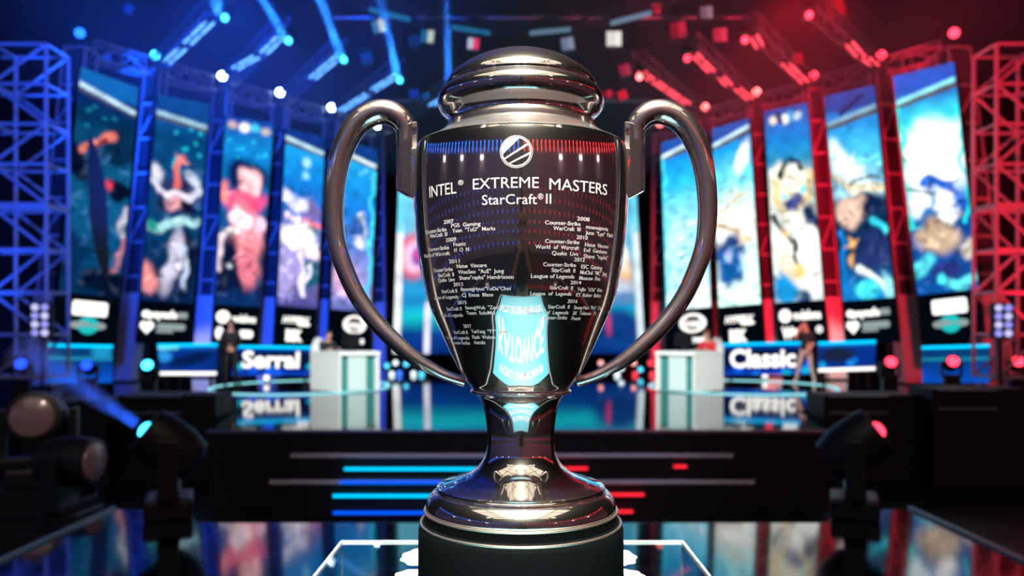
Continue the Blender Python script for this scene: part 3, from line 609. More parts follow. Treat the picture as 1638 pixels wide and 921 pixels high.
LB['R2'] = [('bg', [(0, (20, 120, 190)), (0.2, (10, 40, 80)), (0.42, (12, 40, 75)), (0.52, (140, 190, 215)), (0.7, (70, 185, 225)), (0.86, (12, 120, 200)), (1, (8, 70, 150))])]+hdr(tone=(6, 60, 140), c=(120, 160, 180), slope=0.045, vb=0.88)+dots(12, 6, (60, 170, 225), 0.7, 0.86)+[
 ('c', 0.3, 0.90, 0.75, 0.97, 0.05, (4, 30, 80), 0.8), ('e', 0.28, 0.66, 0.22, 0.12, 30, (225, 240, 240), 0.9), ('c', 0.03, 0.60, 0.4, 0.53, 0.08, (205, 185, 150), 0.8), ('c', 0.4, 0.53, 1.0, 0.52, 0.09, (215, 200, 165), 0.8), ('c', 0.3, 0.57, 0.9, 0.57, 0.03, (60, 55, 60), 0.9), ('e', 0.5, 0.45, 0.6, 0.05, 0, (10, 30, 65), 0.6),
 ('e', 0.32, 0.43, 0.28, 0.075, -15, (220, 185, 165), 0.6), ('e', 0.22, 0.28, 0.06, 0.03, 0, (200, 150, 90), 0.9), ('e', 0.26, 0.20, 0.06, 0.03, 0, (200, 150, 90), 0.9), ('e', 0.72, 0.22, 0.34, 0.10, 0, (30, 45, 95), 0.6), ('c', 0.75, 0.36, 0.98, 0.33, 0.08, (50, 195, 215), 0.9), ('c', 0.40, 0.16, 0.85, 0.05, 0.07, (225, 235, 235), 0.8), ('e', 0.50, 0.04, 0.24, 0.05, 20, (60, 200, 220), 0.8), ('e', 0.92, 0.05, 0.12, 0.06, 0, (150, 225, 230), 0.8), ('c', 0.06, 0.32, 0.10, 0.05, 0.06, (15, 110, 185), 0.9)]
LB['R1'] = [('bg', [(0, (10, 70, 140)), (0.3, (12, 60, 125)), (0.42, (60, 130, 190)), (0.52, (225, 235, 240)), (0.7, (215, 240, 240)), (0.78, (60, 205, 215)), (0.88, (12, 105, 185)), (1, (6, 65, 160))])]+hdr(tone=(8, 75, 175), c=(130, 215, 225), slope=0.05, vb=0.90)+[
 ('e', 0.5, 0.62, 0.42, 0.15, 0, (245, 245, 248), 0.7), ('c', 0.02, 0.3, 0.0, 0.85, 0.04, (30, 215, 200), 0.9), ('c', 0.98, 0.3, 0.99, 0.80, 0.03, (30, 205, 215), 0.9), ('e', 0.15, 0.42, 0.2, 0.06, 0, (215, 230, 235), 0.7), ('c', 0.35, 0.50, 0.65, 0.48, 0.10, (15, 85, 180), 0.7), ('c', 0.65, 0.48, 0.85, 0.38, 0.10, (12, 75, 170), 0.7), ('c', 0.0, 0.49, 0.5, 0.42, 0.025, (20, 40, 45), 0.8),
 ('e', 0.58, 0.41, 0.14, 0.05, -30, (240, 240, 240), 0.7), ('e', 0.70, 0.34, 0.16, 0.035, -20, (235, 235, 235), 0.8), ('e', 0.45, 0.25, 0.34, 0.08, -15, (175, 150, 125), 0.6), ('e', 0.90, 0.18, 0.12, 0.04, 0, (190, 180, 165), 0.8), ('e', 0.12, 0.13, 0.15, 0.05, -30, (80, 205, 220), 0.8), ('e', 0.55, 0.09, 0.22, 0.05, 0, (35, 45, 110), 0.7), ('c', 0.65, 0.03, 0.98, 0.05, 0.10, (90, 215, 225), 0.8), ('e', 0.48, 0.05, 0.08, 0.02, 0, (60, 210, 225), 0.8)]
banner('L1', (128, 106), (222, 140), (186, 550), (85, 545), 0.180, LB['L1'], 0.95, G1, 'outermost tall screen on the left, dark teal with a slanting orange streak', 'left')
banner('L2', (252, 150), (336, 166), (305, 552), (218, 549), 0.172, LB['L2'], 1.0, G2, 'tall dark blue screen with grey white swirls, second from the left edge', 'left')
banner('L3', (360, 183), (438, 196), (412, 555), (339, 552), 0.178, LB['L3'], 1.1, G3, 'tall screen glowing with a bright pink and red shape, left of the trophy', 'left')
banner('L4', (457, 205), (520, 219), (504, 557), (439, 554), 0.187, LB['L4'], 1.15, G4, 'tall teal screen with a broad white and lavender band, left of the trophy', 'left')
banner('L5', (540, 222), (604, 239), (590, 560), (526, 558), 0.19, LB['L5'], 1.1, G5, 'tall blue and lavender screen seen through the left trophy handle', 'left')
banner('R5', (1057, 228), (1128, 208), (1140, 557), (1068, 560), 0.19, LB['R5'], 1.2, G5, 'tall pale cyan screen seen through the right trophy handle', 'right')
banner('R4', (1139, 206), (1199, 188), (1222, 555), (1152, 558), 0.19, LB['R4'], 1.2, G4, 'tall white and cyan screen with a dark round shape, right of the trophy handle', 'right')
banner('R3', (1222, 178), (1292, 163), (1325, 553), (1244, 556), 0.19, LB['R3'], 1.15, G3R, 'tall screen with curling cream and gold ornament and dark hooks', 'right')
banner('R2', (1318, 154), (1400, 135), (1438, 547), (1355, 551), 0.175, LB['R2'], 1.1, G2, 'tall blue screen crossed by a tan band above a brown blob', 'right')
banner('R1', (1428, 122), (1527, 98), (1575, 541), (1476, 549), 0.180, LB['R1'], 1.2, G1, 'outermost tall screen on the right with a large white glowing field', 'right')

# centre screen behind the cup
dcs = 31.0
q = [P(628, 566, dcs), P(1032, 566, dcs), P(1014, 235, dcs), P(640, 235, dcs)]
base = Vector((q[0].lerp(q[1], 0.5).x, dcs, 0))
cs = empty('centre_screen', base, 'wide bright blue screen right behind the trophy bowl', 'screen')
q = [p-base for p in q]
MB().hexa([q[0]+Vector((0, .2, 0)), q[1]+Vector((0, .2, 0)), q[1], q[0], q[3]+Vector((0, .2, 0)), q[2]+Vector((0, .2, 0)), q[2], q[3]]).build('cabinet', M['black'], cs)
CL = [('bg', [(0, (5, 40, 110)), (0.1, (8, 60, 140)), (0.18, (20, 190, 200)), (0.24, (30, 150, 210)), (0.4, (40, 150, 205)), (0.6, (110, 195, 225)), (0.78, (60, 170, 225)), (0.9, (20, 120, 210)), (1, (10, 70, 160))]),
 ('e', 0.07, 0.47, 0.062, 0.11, 0, (235, 90, 130), 0.5), ('e', 0.075, 0.47, 0.045, 0.08, 0, (250, 205, 235), 0.6), ('e', 0.09, 0.47, 0.026, 0.045, 0, (150, 80, 190), 0.6), ('e', 0.09, 0.48, 0.014, 0.024, 0, (240, 60, 150), 0.7), ('c', 0.03, 0.74, 0.15, 0.70, 0.06, (110, 205, 230), 0.9),
 ('e', 0.90, 0.47, 0.05, 0.16, 20, (235, 170, 100), 0.6), ('e', 0.91, 0.50, 0.035, 0.11, 20, (250, 240, 220), 0.7), ('e', 0.90, 0.62, 0.04, 0.04, 0, (20, 110, 200), 0.7), ('e', 0.85, 0.32, 0.12, 0.05, 0, (190, 205, 225), 0.9), ('e', 0.93, 0.27, 0.06, 0.03, 0, (90, 140, 190), 0.9), ('e', 0.9, 0.12, 0.1, 0.10, 0, (15, 60, 130), 0.7), ('c', 0.86, 0.1, 0.86, 0.18, 0.01, (190, 60, 110), 0.9),
 ('c', 0.012, 0.02, 0.012, 0.62, 0.016, (245, 248, 250), 0.6), ('c', 0.012, 0.6, 0.012, 0.98, 0.014, (110, 215, 240), 0.6), ('c', 0.988, 0.05, 0.988, 0.62, 0.014, (225, 240, 245), 0.6), ('c', 0.988, 0.6, 0.988, 0.98, 0.012, (110, 210, 235), 0.6), ('c', 0.135, 0.0, 0.135, 0.24, 0.012, (225, 225, 245), 0.8)]
display(cs, 'display', q, CL, 120, 90, screen_mat('pixels_centre', 1.15), Vector((0, -0.02, 0)), 0.82)
for u in (0.1, 0.9):
    a = bil(q, u, 0); MB().bar((a.x, 0.1, a.z), (a.x, 0.1, 0), 0.08, 8).build('foot', M['blackmetal'], cs)

# ---------------------------------------------------------------- towers, lamps, roof
def truss_mb(mb, a, b, wd, seg, r, rb, up=Vector((0, 1, 0))):
    a = Vector(a); b = Vector(b); d = (b-a).normalized()
    u = (up-d*up.dot(d)).normalized(); s = d.cross(u)
    cs_ = [u*(wd/2)+s*(wd/2), u*(wd/2)-s*(wd/2), -u*(wd/2)-s*(wd/2), -u*(wd/2)+s*(wd/2)]
    for c in cs_: mb.bar(a+c, b+c, r, 6)
    n = max(1, round((b-a).length/seg))
    for i in range(n+1):
        p = a.lerp(b, i/n)
        for k in range(4): mb.bar(p+cs_[k], p+cs_[(k+1) % 4], rb, 5)
        if i < n:
            p2 = a.lerp(b, (i+1)/n)
            for k in range(4):
                if (i+k) % 2: mb.bar(p+cs_[k], p2+cs_[(k+1) % 4], rb, 5)
                else: mb.bar(p+cs_[(k+1) % 4], p2+cs_[k], rb, 5)
    return mb
HD = {}
def moving_head(lens, loc, s, aim, label, group, name='moving_head_light', hang=False, cat='stage light', lr=1.0, lift=0.0):
    """base, yoke and tilting head with a lens; loc is its foot (or its hook when hung)"""
    key = lens
    t = empty(name, loc, label, cat, group)
    sg = -1 if hang else 1
    aim = Vector(aim).normalized(); yaw = math.atan2(aim.x, -aim.y)
    ca, sa = math.cos(yaw), math.sin(yaw)
    rot = lambda v: Vector((v[0]*ca-v[1]*sa, v[0]*sa+v[1]*ca, v[2]))
    if 'base' not in HD:
        HD['base'] = 1
    MB().box((0, 0, sg*0.09*s-lift/2), (0.24*s, 0.20*s, 0.09*s+lift/2), yaw).build('base', M['black'], t, bevel=0.03*s)
    mb = MB(); zt = sg*0.62*s
    mb.box((0, 0, sg*0.22*s), (0.30*s, 0.09*s, 0.045*s), yaw)
    for q_ in (-1, 1):
        c = rot((q_*0.29*s, 0, sg*0.45*s)); mb.box(c, (0.035*s, 0.08*s, 0.26*s), yaw)
    mb.build('yoke', M['black'], t, bevel=0.015*s)
    c = Vector((0, 0, zt)); u = aim.orthogonal().normalized(); w_ = aim.cross(u)
    def ringm(mb, prof_, n=20):
        vs = []; fs = []
        for r_, h_ in prof_:
            for i in range(n):
                tt = 2*math.pi*i/n; vs.append(c+aim*h_*s+u*(math.cos(tt)*r_*s)+w_*(math.sin(tt)*r_*s))
        for k in range(len(prof_)-1):
            for i in range(n): fs.append((k*n+i, k*n+(i+1) % n, (k+1)*n+(i+1) % n, (k+1)*n+i))
        fs.append(tuple(range(n-1, -1, -1))); fs.append(tuple(range((len(prof_)-1)*n, len(prof_)*n)))
        return mb.add(vs, fs)
    ringm(MB(), [(0.10, -0.30), (0.19, -0.26), (0.235, -0.10), (0.24, 0.10), (0.225, 0.235), (0.20, 0.245)]).build('head', M['black'], t, True)
    ringm(MB(), [(0.185*lr, 0.240), (0.175*lr, 0.262), (0.10*lr, 0.285), (0.02*lr, 0.292)]).build('lens', M[lens], t, True)
    return t
HL = 7.5
TW = [((130, 57), 72, 'blue_lens'), ((250, 92), 203, 'cyan_lens'), ((357, 125), 325, 'hot_lens'), ((449, 151), 427, 'hot_lens'), ((531, 175), 516, 'hot_lens'), ((604, 203), 608, 'hot_lens'),
      ((1055, 200), 1050, 'pink_lens'), ((1127, 174), 1146, 'pink_lens'), ((1209, 150), 1234, 'pink_lens'), ((1300, 124), 1336, 'red_lens'), ((1408, 92), 1457, 'red_lens'), ((1524, 57), 1592, 'red_lens')]
NAMES = ['at the far left edge', 'left of the second left screen', 'left of the pink screen', 'right of the pink screen', 'by the left handle', 'left of the centre screen',
         'right of the centre screen', 'by the right handle', 'left of the gold ornament screen', 'right of the gold ornament screen', 'left of the outermost right screen', 'at the far right edge']
TD = [21.6, 23.8, 25.9, 27.8, 29.6, 31.6, 31.4, 28.5, 26.4, 24.8, 22.9, 21.2]
TOPS = []
M['sock'] = mat('tower_sock_cloth', (0.07, 0.075, 0.09), 0.85, noise=0.1)
for i, ((lx, ly), bx, lens) in enumerate(TW):
    left = i < 6; cn = 'blue' if left else 'red'
    d = TD[i]; top = P(lx, ly, d); bot = Vector(((bx-CX)/F*d, d, 0)); top2 = Vector((top.x, d, top.z-0.42))
    t = empty('truss_tower', bot, '%s-lit truss tower %s' % (cn, NAMES[i]), 'truss', 'lit truss towers between the screens')
    tp = top2-bot; wd = 0.46 if 0 < i < 11 else 0.6
    mb = MB(); n = 9
    for sx_ in (-1, 1):
        for sy_ in (-1, 1): mb.bar((sx_*wd/2, sy_*wd/2, 0.05), (tp.x+sx_*wd/2, sy_*wd/2, tp.z), 0.035, 6)
    for k in range(n+1):
        f_ = k/n; z_ = 0.05+(tp.z-0.05)*f_; x_ = tp.x*f_
        for sy_ in (-1, 1): mb.bar((x_-wd/2, sy_*wd/2, z_), (x_+wd/2, sy_*wd/2, z_), 0.045, 6)
        for sx_ in (-1, 1): mb.bar((x_+sx_*wd/2, -wd/2, z_), (x_+sx_*wd/2, wd/2, z_), 0.03, 6)
        if k < n and k % 3 == 1:
            f2 = (k+1)/n; mb.bar((x_-wd/2, -wd/2, z_), (tp.x*f2+wd/2, -wd/2, 0.05+(tp.z-0.05)*f2), 0.03, 6)
    mb.build('lattice', M['alu'], t, True)
    MB().box((0, 0, 0.025), (wd*0.8, wd*0.8, 0.025)).build('foot_plate', M['blackmetal'], t)
    def sock(z0_, z1_, k, m_, nm):
        e0 = tp*(z0_/tp.z); e1 = tp*(z1_/tp.z)
        MB().hexa([(e0.x-k, -k, z0_), (e0.x+k, -k, z0_), (e0.x+k, k, z0_), (e0.x-k, k, z0_), (e1.x-k, -k, z1_), (e1.x+k, -k, z1_), (e1.x+k, k, z1_), (e1.x-k, k, z1_)]).build(nm, m_, t)
    sock(0.06, tp.z*0.285, 0.60*wd, M['wrap'], 'cloth_wrap'); sock(tp.z*0.29, tp.z-0.1, 0.40*wd, M['sock'], 'inner_sock')
    moving_head(lens, top2, 0.74, (-top.x*0.6, -top.y, -3.5), 'glowing %s stage light on the truss tower %s' % (cn, NAMES[i]), 'lights on top of the towers')
    TOPS.append(top2)
# purlin trusses linking the tower tops
for side, idx in (('left', range(0, 5)), ('right', range(6, 11))):
    for i in idx:
        a = TOPS[i]+Vector((0, 0.45, 0.15)); b = TOPS[i+1]+Vector((0, 0.45, 0.15))
        mid = (a+b)/2; o = empty('roof_truss', a, '%s roof truss running right from the tower %s' % ('blue' if side == 'left' else 'red', NAMES[i]), 'truss', 'roof trusses above the %s screens' % side)
        truss_mb(MB(), Vector((0, 0, 0)), b-a, 0.5, 0.9, 0.03, 0.024, Vector((0, 0, 1))).build('lattice', M['alu'], o, True)
# spokes towards the middle of the roof, with LED battens and a beam light at the inner end
def lerp_px(t_i, px, py, H=None):
    """point where the ray of a pixel meets the height of the spokes"""
    h = TOPS[t_i].z+0.15-EYE; d = F*h/(HY-py); return Vector(((px-CX)/F*d, d, EYE+h))
SPK = [(1, (340, 12), [(266, 84, 292, 60), (300, 52, 336, 16)], (362, 37), (330, -40), 'cyan_lens'), (2, (452, 38), [(376, 94, 410, 74), (422, 68, 448, 42)], (463, 73), (425, 0), 'cyan_lens'), (3, (543, 72), [(500, 110, 541, 74)], (551, 103), (515, 0), 'cyan_lens'),
       (4, (637, 104), [(545, 164, 588, 136), (596, 130, 635, 105)], (640, 135), (609, 0), 'cyan_lens'), (5, (722, 135), [(690, 155, 718, 138)], (720, 168), (714, 0), 'cyan_lens'),
       (7, (1022, 94), [(1025, 97, 1042, 112), (1048, 115, 1100, 152)], (1022, 130), (1030, 0), 'pink_lens'), (8, (1108, 66), [(1110, 68, 1138, 98), (1153, 107, 1166, 121), (1180, 126, 1200, 144)], (1098, 101), (1110, 0), 'red_lens'), (9, (1203, 36), [(1205, 38, 1216, 58), (1256, 84, 1288, 116)], (1190, 72), (1200, 0), 'red_lens'), (10, (1296, 4), [(1358, 50, 1378, 74), (1385, 76, 1400, 88)], (1292, 33), (1300, -40), 'red_lens')]
haze_i = 0
def beam(a, b, r0, r1, color, energy, label):
    """a shaft of haze in the path of a narrow spot"""
    a = Vector(a); b = Vector(b); m = bpy.data.materials.new('stage_haze'); m.use_nodes = True; nt = m.node_tree; nt.nodes.clear()
    v = nt.nodes.new('ShaderNodeVolumeScatter'); v.inputs['Color'].default_value = (1, 1, 1, 1); v.inputs['Density'].default_value = 0.6
    o_ = nt.nodes.new('ShaderNodeOutputMaterial'); nt.links.new(v.outputs[0], o_.inputs['Volume'])
    o = MB().bar(a, b, r0, 24, r1).build('haze', m); tag(o, label, 'haze', None, 'stuff')
    o_l = lamp('beam_light', 'AREA', a-(b-a).normalized()*0.01, b, energy, color, shape='DISK', size=r0*1.9, spread=math.radians(2.0+2*math.degrees(math.atan((r1-r0)/(b-a).length))))
for i, end, bats, lmp, btop, lens in SPK:
    left = i < 6; cn = 'blue' if left else 'red'
    a = TOPS[i]+Vector((0, 0, 0.15)); b = lerp_px(i, *end); b = b+(b-a)*0.03
    o = empty('roof_truss', a, 'dark %s roof spoke from the tower %s' % (cn, NAMES[i]), 'truss', 'roof spokes above the stage')
    truss_mb(MB(), Vector((0, 0, 0)), b-a, 0.36, 0.8, 0.02, 0.016, Vector((0, 0, 1))).build('lattice', M['darktruss'], o, True)
    for k, (x0, y0_, x1, y1_) in enumerate(bats):
        p = lerp_px(i, x0, y0_)-Vector((0, 0, 0.30)); r_ = lerp_px(i, x1, y1_)-Vector((0, 0, 0.30))
        g = empty('led_batten', p, '%s%s LED batten above the tower %s' % (['lowest ', 'upper ', 'topmost '][k] if len(bats) > 1 else '', cn, NAMES[i]), 'light', 'LED battens under the roof spokes')
        dv = r_-p; n = max(3, int(dv.length/0.22)); side = Vector((dv.y, -dv.x, 0)).normalized()*0.09
        MB().bar((0, 0, 0.05), dv+Vector((0, 0, 0.05)), 0.05, 6).build('housing', M['black'], g)
        for sg in (-1, 1):
            pts_ = []; rd_ = []
            for j in range(n):
                on = (j*7+i*3+k+(sg+1)) % 5 != 0
                for f_, r_c in ((0.04, 0.010), (0.10, 0.036 if on else 0.014), (0.90, 0.036 if on else 0.014), (0.96, 0.010)): pts_.append(dv*((j+f_)/n)+side*sg); rd_.append(r_c)
            mb = MB().tube(pts_, rd_, 6)
            mb.build('led_row', emit('batten_blue', (0.12, 0.40, 1.0), 2.2) if left else emit('batten_red', (1.0, 0.06, 0.09), 2.2), g)
    d = b.y; lp = P(*lmp, d)
    moving_head(lens, lp+Vector((0, 0, 0.42)), 0.5, (-lp.x*0.2, -lp.y, -4.0), 'hanging %s pin light above the tower %s' % (cn, NAMES[i]), 'pin lights at the spoke ends', hang=True)
    if left: beam(lp+Vector((0, -0.36, 0.05)), P(*btop, d)+Vector((0, -0.36, 0)), 0.11, 0.15, (0.02, 0.18, 1.0), 14, 'upright blue beam in haze above the tower %s' % NAMES[i])
# outer truss frames at both edges of the picture
for sx, cn, xs in ((-1, 'blue', (-14, 74)), (1, 'red', (1594, 1668))):
    d = 18.2
    for j, (yt, yb) in enumerate(((70, 330), (330, 600))):
        a = P(xs[0], 600, d); z0 = max(0.045, P(0, yb, d).z+(0.06 if j == 0 else -0.06)); z1 = P(0, yt, d).z
        xa = P(xs[0], 0, d).x; xb = P(xs[1], 0, d).x
        o = empty('edge_truss', (xa, d, z0), '%s-lit open truss frame at the %s edge, %s half' % (cn, 'left' if sx < 0 else 'right', 'upper' if j == 0 else 'lower'), 'truss', 'open truss frames at the picture edges')
        mb = MB(); H = z1-z0; Wd = xb-xa; n = 4 if j == 0 else 4
        for dy in (0, 0.9):
            mb.bar((0, dy, 0), (0, dy, H), 0.045, 6); mb.bar((Wd, dy, 0), (Wd, dy, H), 0.045, 6)
            for k in range(n+1): mb.bar((-0.35 if sx < 0 else 0, dy, H*k/n), (Wd+(0 if sx < 0 else 0.3), dy, H*k/n), 0.04, 6)
            for k in range(n):
                z_a, z_b = H*k/n, H*(k+1)/n
                if (k+j) % 2: mb.bar((0, dy, z_a), (Wd, dy, z_b), 0.035, 6)
                else: mb.bar((Wd, dy, z_a), (0, dy, z_b), 0.035, 6)
        for k in range(n+1):
            for x in (0, Wd): mb.bar((x, 0, H*k/n), (x, 0.9, H*k/n), 0.03, 6)
        mb.build('lattice', M['alu'], o, True)

# ring truss overhead with light bars and hanging fixtures
rc = Vector((0, 21, EYE+10)); o = empty('ring_truss', rc, 'large dark round truss hanging over the middle of the stage', 'truss')
mb = MB(); n = 48
for dz, rr in ((0, 5.8), (0.35, 5.8), (0, 5.4), (0.35, 5.4)):
    for i in range(n):
        a, b = 2*math.pi*i/n, 2*math.pi*(i+1)/n
        mb.bar((rr*math.cos(a), rr*math.sin(a), dz), (rr*math.cos(b), rr*math.sin(b), dz), 0.035, 5)
for i in range(n):
    a, b = 2*math.pi*i/n, 2*math.pi*(i+1)/n
    mb.bar((5.8*math.cos(a), 5.8*math.sin(a), 0), (5.8*math.cos(b), 5.8*math.sin(b), 0.35), 0.02, 5); mb.bar((5.4*math.cos(a), 5.4*math.sin(a), 0.35), (5.8*math.cos(b), 5.8*math.sin(b), 0), 0.02, 5)
mb.build('lattice', M['darktruss'], o, True)
for k in range(6):
    a = math.pi/3*k; MB().bar((5.6*math.cos(a), 5.6*math.sin(a), 0.35), (5.6*math.cos(a), 5.6*math.sin(a), 7.3), 0.015, 5).build('hanger_cable', M['blackmetal'], o)
for (x0, y0_, x1, y1_, col, wd) in ((592, 14, 655, 30, (30, 110, 165), 'blue-grey light bar at the left of the overhead ring'), (722, 42, 783, 52, (25, 105, 150), 'dim teal light bar of the ring above the left side of the lid'), (848, 52, 912, 46, (95, 125, 150), 'grey light bar of the ring above the right side of the lid'), (978, 36, 1040, 20, (110, 135, 160), 'pale grey light bar at the right of the overhead ring')):
    p = P(x0, y0_, F*9.9/(HY-y0_)); r_ = P(x1, y1_, F*9.9/(HY-y1_))
    g = empty('light_bar', p, wd, 'light', 'light bars on the overhead ring'); dv = r_-p
    MB().bar((0, 0, 0.06), dv+Vector((0, 0, 0.06)), 0.08, 6).build('housing', M['black'], g); MB().bar((0, -0.03, -0.03), dv+Vector((0, -0.03, -0.03)), 0.08, 8).build('tube', emit('bar_glow', lin(col), 1.0), g)
FIX = [(606, 42, (60, 120, 170), (200, 215, 200), 1.0, 'teal square floodlight with a bright spot left of the lid'), (684, 58, (25, 100, 150), (190, 205, 190), 1.0, 'dim teal square floodlight above the left handle'), (757, 70, (190, 190, 215), (235, 60, 110), 0.9, 'tilted floodlight half white half pink left of the lid'), (586, 92, (10, 55, 150), (10, 55, 150), 0.9, 'dark blue tilted floodlight between two beams'), (663, 65, (10, 45, 110), (10, 45, 110), 0.9, 'small blue floodlight beside the teal one'), (908, 70, (110, 120, 150), (130, 140, 165), 1.0, 'grey square floodlight right of the lid'), (982, 62, (235, 225, 215), (250, 245, 235), 1.2, 'bright white square floodlight right of the lid'), (1130, 20, (120, 80, 100), (150, 110, 130), 1.0, 'mauve square floodlight high on the right'), (1152, 56, (200, 30, 60), (230, 50, 80), 1.1, 'red square floodlight high on the right'), (1085, 48, (130, 10, 30), (200, 30, 60), 1.3, 'large dim red floodlight right of the white one'), (1000, 112, (150, 30, 60), (170, 40, 70), 0.9, 'small dim red floodlight above the right handle'), (1050, 14, (200, 20, 45), (220, 30, 60), 0.7, 'small red floodlight at the top'), (681, 155, (10, 70, 170), (30, 120, 200), 0.7, 'small blue floodlight beside the left handle'), (662, 150, (10, 50, 160), (10, 50, 160), 0.8, 'dim blue lamp above the left handle'), (996, 152, (210, 15, 40), (220, 20, 50), 0.8, 'small red lamp above the right handle'), (974, 150, (190, 15, 40), (200, 20, 50), 0.6, 'tiny red lamp beside the trophy collar'), (1335, 10, (150, 10, 20), (180, 15, 25), 1.6, 'large dim red floodlight at the top right'), (1275, 95, (190, 15, 30), (220, 20, 40), 0.9, 'red lamp left of the tower light'), (172, 92, (10, 60, 230), (10, 60, 230), 0.6, 'small blue lamp near the top left truss'), (206, 15, (10, 50, 190), (10, 50, 190), 0.7, 'blue lamp at the top left')]
for x, y, c1, c2, s, lab in FIX:
    d = 26.0 if y < 130 else 29.0; c = P(x, y, d)
    g = empty('floodlight', c, lab, 'stage light', 'floodlights hanging in the roof'); a = random.Random(x).uniform(-0.5, 0.5)
    h = 0.24*s
    ca, sa = math.cos(a), math.sin(a)
    def rt(p): return (p[0]*ca-p[2]*sa, p[1], p[0]*sa+p[2]*ca)
    mb = MB(); mb.hexa([rt(p) for p in ((-h, 0, -h), (h, 0, -h), (h, h, -h), (-h, h, -h), (-h, 0, h), (h, 0, h), (h, h, h), (-h, h, h))]); mb.build('housing', M['black'], g, bevel=0.03)
    for k, (u0, u1, cc) in enumerate(((-0.85, -0.02, c1), (0.02, 0.85, c2))):
        MB().add([rt((u0*h, -0.012, -0.85*h)), rt((u1*h, -0.012, -0.85*h)), rt((u1*h, -0.012, 0.85*h)), rt((u0*h, -0.012, 0.85*h))], [(0, 1, 2, 3)]).build('lamp_face', emit('flood_face', lin(cc), 1.1), g)
    mb = MB(); mb.bar(rt((-h-0.03, h/2, 0)), (-h-0.03, h/2, h+0.2), 0.02, 5); mb.bar(rt((h+0.03, h/2, 0)), (h+0.03, h/2, h+0.2), 0.02, 5); mb.bar((-h-0.03, h/2, h+0.2), (h+0.03, h/2, h+0.2), 0.02, 5); mb.bar((0, h/2, h+0.2), (0, h/2, h+1.0), 0.02, 5)
    mb.build('bracket', M['blackmetal'], g)
# long pipes the floodlights hang from
for z, y, x0, x1, lab in ((EYE+10.4, 26.3, -6, 8, 'long dark pipe carrying the floodlights above the trophy lid'), (EYE+8.4, 29.1, -6, 7, 'long dark pipe low behind the trophy handles')):
    tag(MB().bar((x0, y, z), (x1, y, z), 0.05, 8).build('lighting_pipe', M['alu']), lab, 'pipe')

# ---------------------------------------------------------------- desks, name boards, low screens
def desk(xl, xn, xr, mirror, label):
    d = 19.6; zt = 0.98
    # plan: near corner n, side corner a (white end), corner b (green front)
    n = Vector(((xn-CX)/F*d, d, 0)); sgn = -1 if not mirror else 1
    a = Vector(((xl-CX)/F*(d+0.75), d+0.75, 0)); b = Vector(((xr-CX)/F*(d+0.55), d+0.55, 0)); c = a+b-n
    t = empty('gaming_desk', (n+c)/2+Vector((0, 0, 0.03)), label, 'desk', 'player desks on stage'); o = (n+c)/2
    pl_ = [p-o for p in (n, b, c, a)]
    def pr(pts, z0, z1):
        vs = [(p.x, p.y, z0) for p in pts]+[(p.x, p.y, z1) for p in pts]; k = len(pts)
        return MB().add(vs, [tuple(range(k-1, -1, -1)), tuple(range(k, 2*k))]+[(i, (i+1) % k, k+(i+1) % k, k+i) for i in range(k)])
    n_, b_, c_, a_ = pl_
    ins = lambda p, q, t_: p.lerp(q, t_)
    # white end panel, recessed green front, top, lit panel
    pr([n_, ins(n_, b_, 0.04), ins(a_, c_, 0.04), a_], 0, zt-0.06).build('end_panel', M['desk'], t)
    pr([ins(b_, n_, 0.05), b_, c_, ins(c_, a_, 0.05)], 0, zt-0.06).build('end_panel', M['desk'], t)
    e = (a_-n_).normalized()
    pr([ins(n_, b_, 0.04)+e*0.12, ins(b_, n_, 0.05)+e*0.12, ins(b_, n_, 0.05)+e*0.18, ins(n_, b_, 0.04)+e*0.18], 0, zt-0.06).build('front_panel', M['deskgreen'], t)
    pr([n_-(b_-n_)*0.01-e*0.02, b_+(b_-n_)*0.01-e*0.02, c_+(b_-n_)*0.01, a_-(b_-n_)*0.01], zt-0.06, zt+0.03).build('desk_top', M['desk'], t)
    f0 = ins(n_, b_, 0.28)+e*0.06; f1 = ins(n_, b_, 0.70)+e*0.06
    pr([f0, f1, f1+e*0.06, f0+e*0.06], 0.02, zt-0.10).build('light_panel', emit('desk_light_panel', lin((225, 250, 245)), 1.0), t)
    # monitor (on the desk, a thing of its own)
    mp = o+(b_*0.15+c_*0.35+n_*0.1); sx = -1 if mirror else 1
    g = empty('computer_monitor', (mp.x, mp.y, zt+0.06), 'dark monitor on the %s player desk, turned away' % ('right' if mirror else 'left'), 'monitor', 'monitors on the player desks')
    MB().box((0, 0, 0.012), (0.13, 0.10, 0.012)).build('stand_foot', M['black'], g); MB().bar((0, 0, 0.02), (0, 0.02, 0.2), 0.025, 8).build('stand_post', M['black'], g)
    MB().box((0, 0, 0.30), (0.29, 0.02, 0.17), -0.5*sx).build('screen_shell', M['blackmetal'], g, bevel=0.008)
    MB().box((0, 0.021, 0.30), (0.26, 0.003, 0.15), -0.5*sx).build('screen_face', M['glassblack'], g)
    return o, a_, b_, c_, n_, zt
dk = {}
dk['L'] = desk(496.5, 543, 607, False, 'white player desk with a lit front panel, left of the trophy')
dk['R'] = desk(1157, 1110.5, 1049, True, 'white player desk with a lit front panel, right of the trophy')
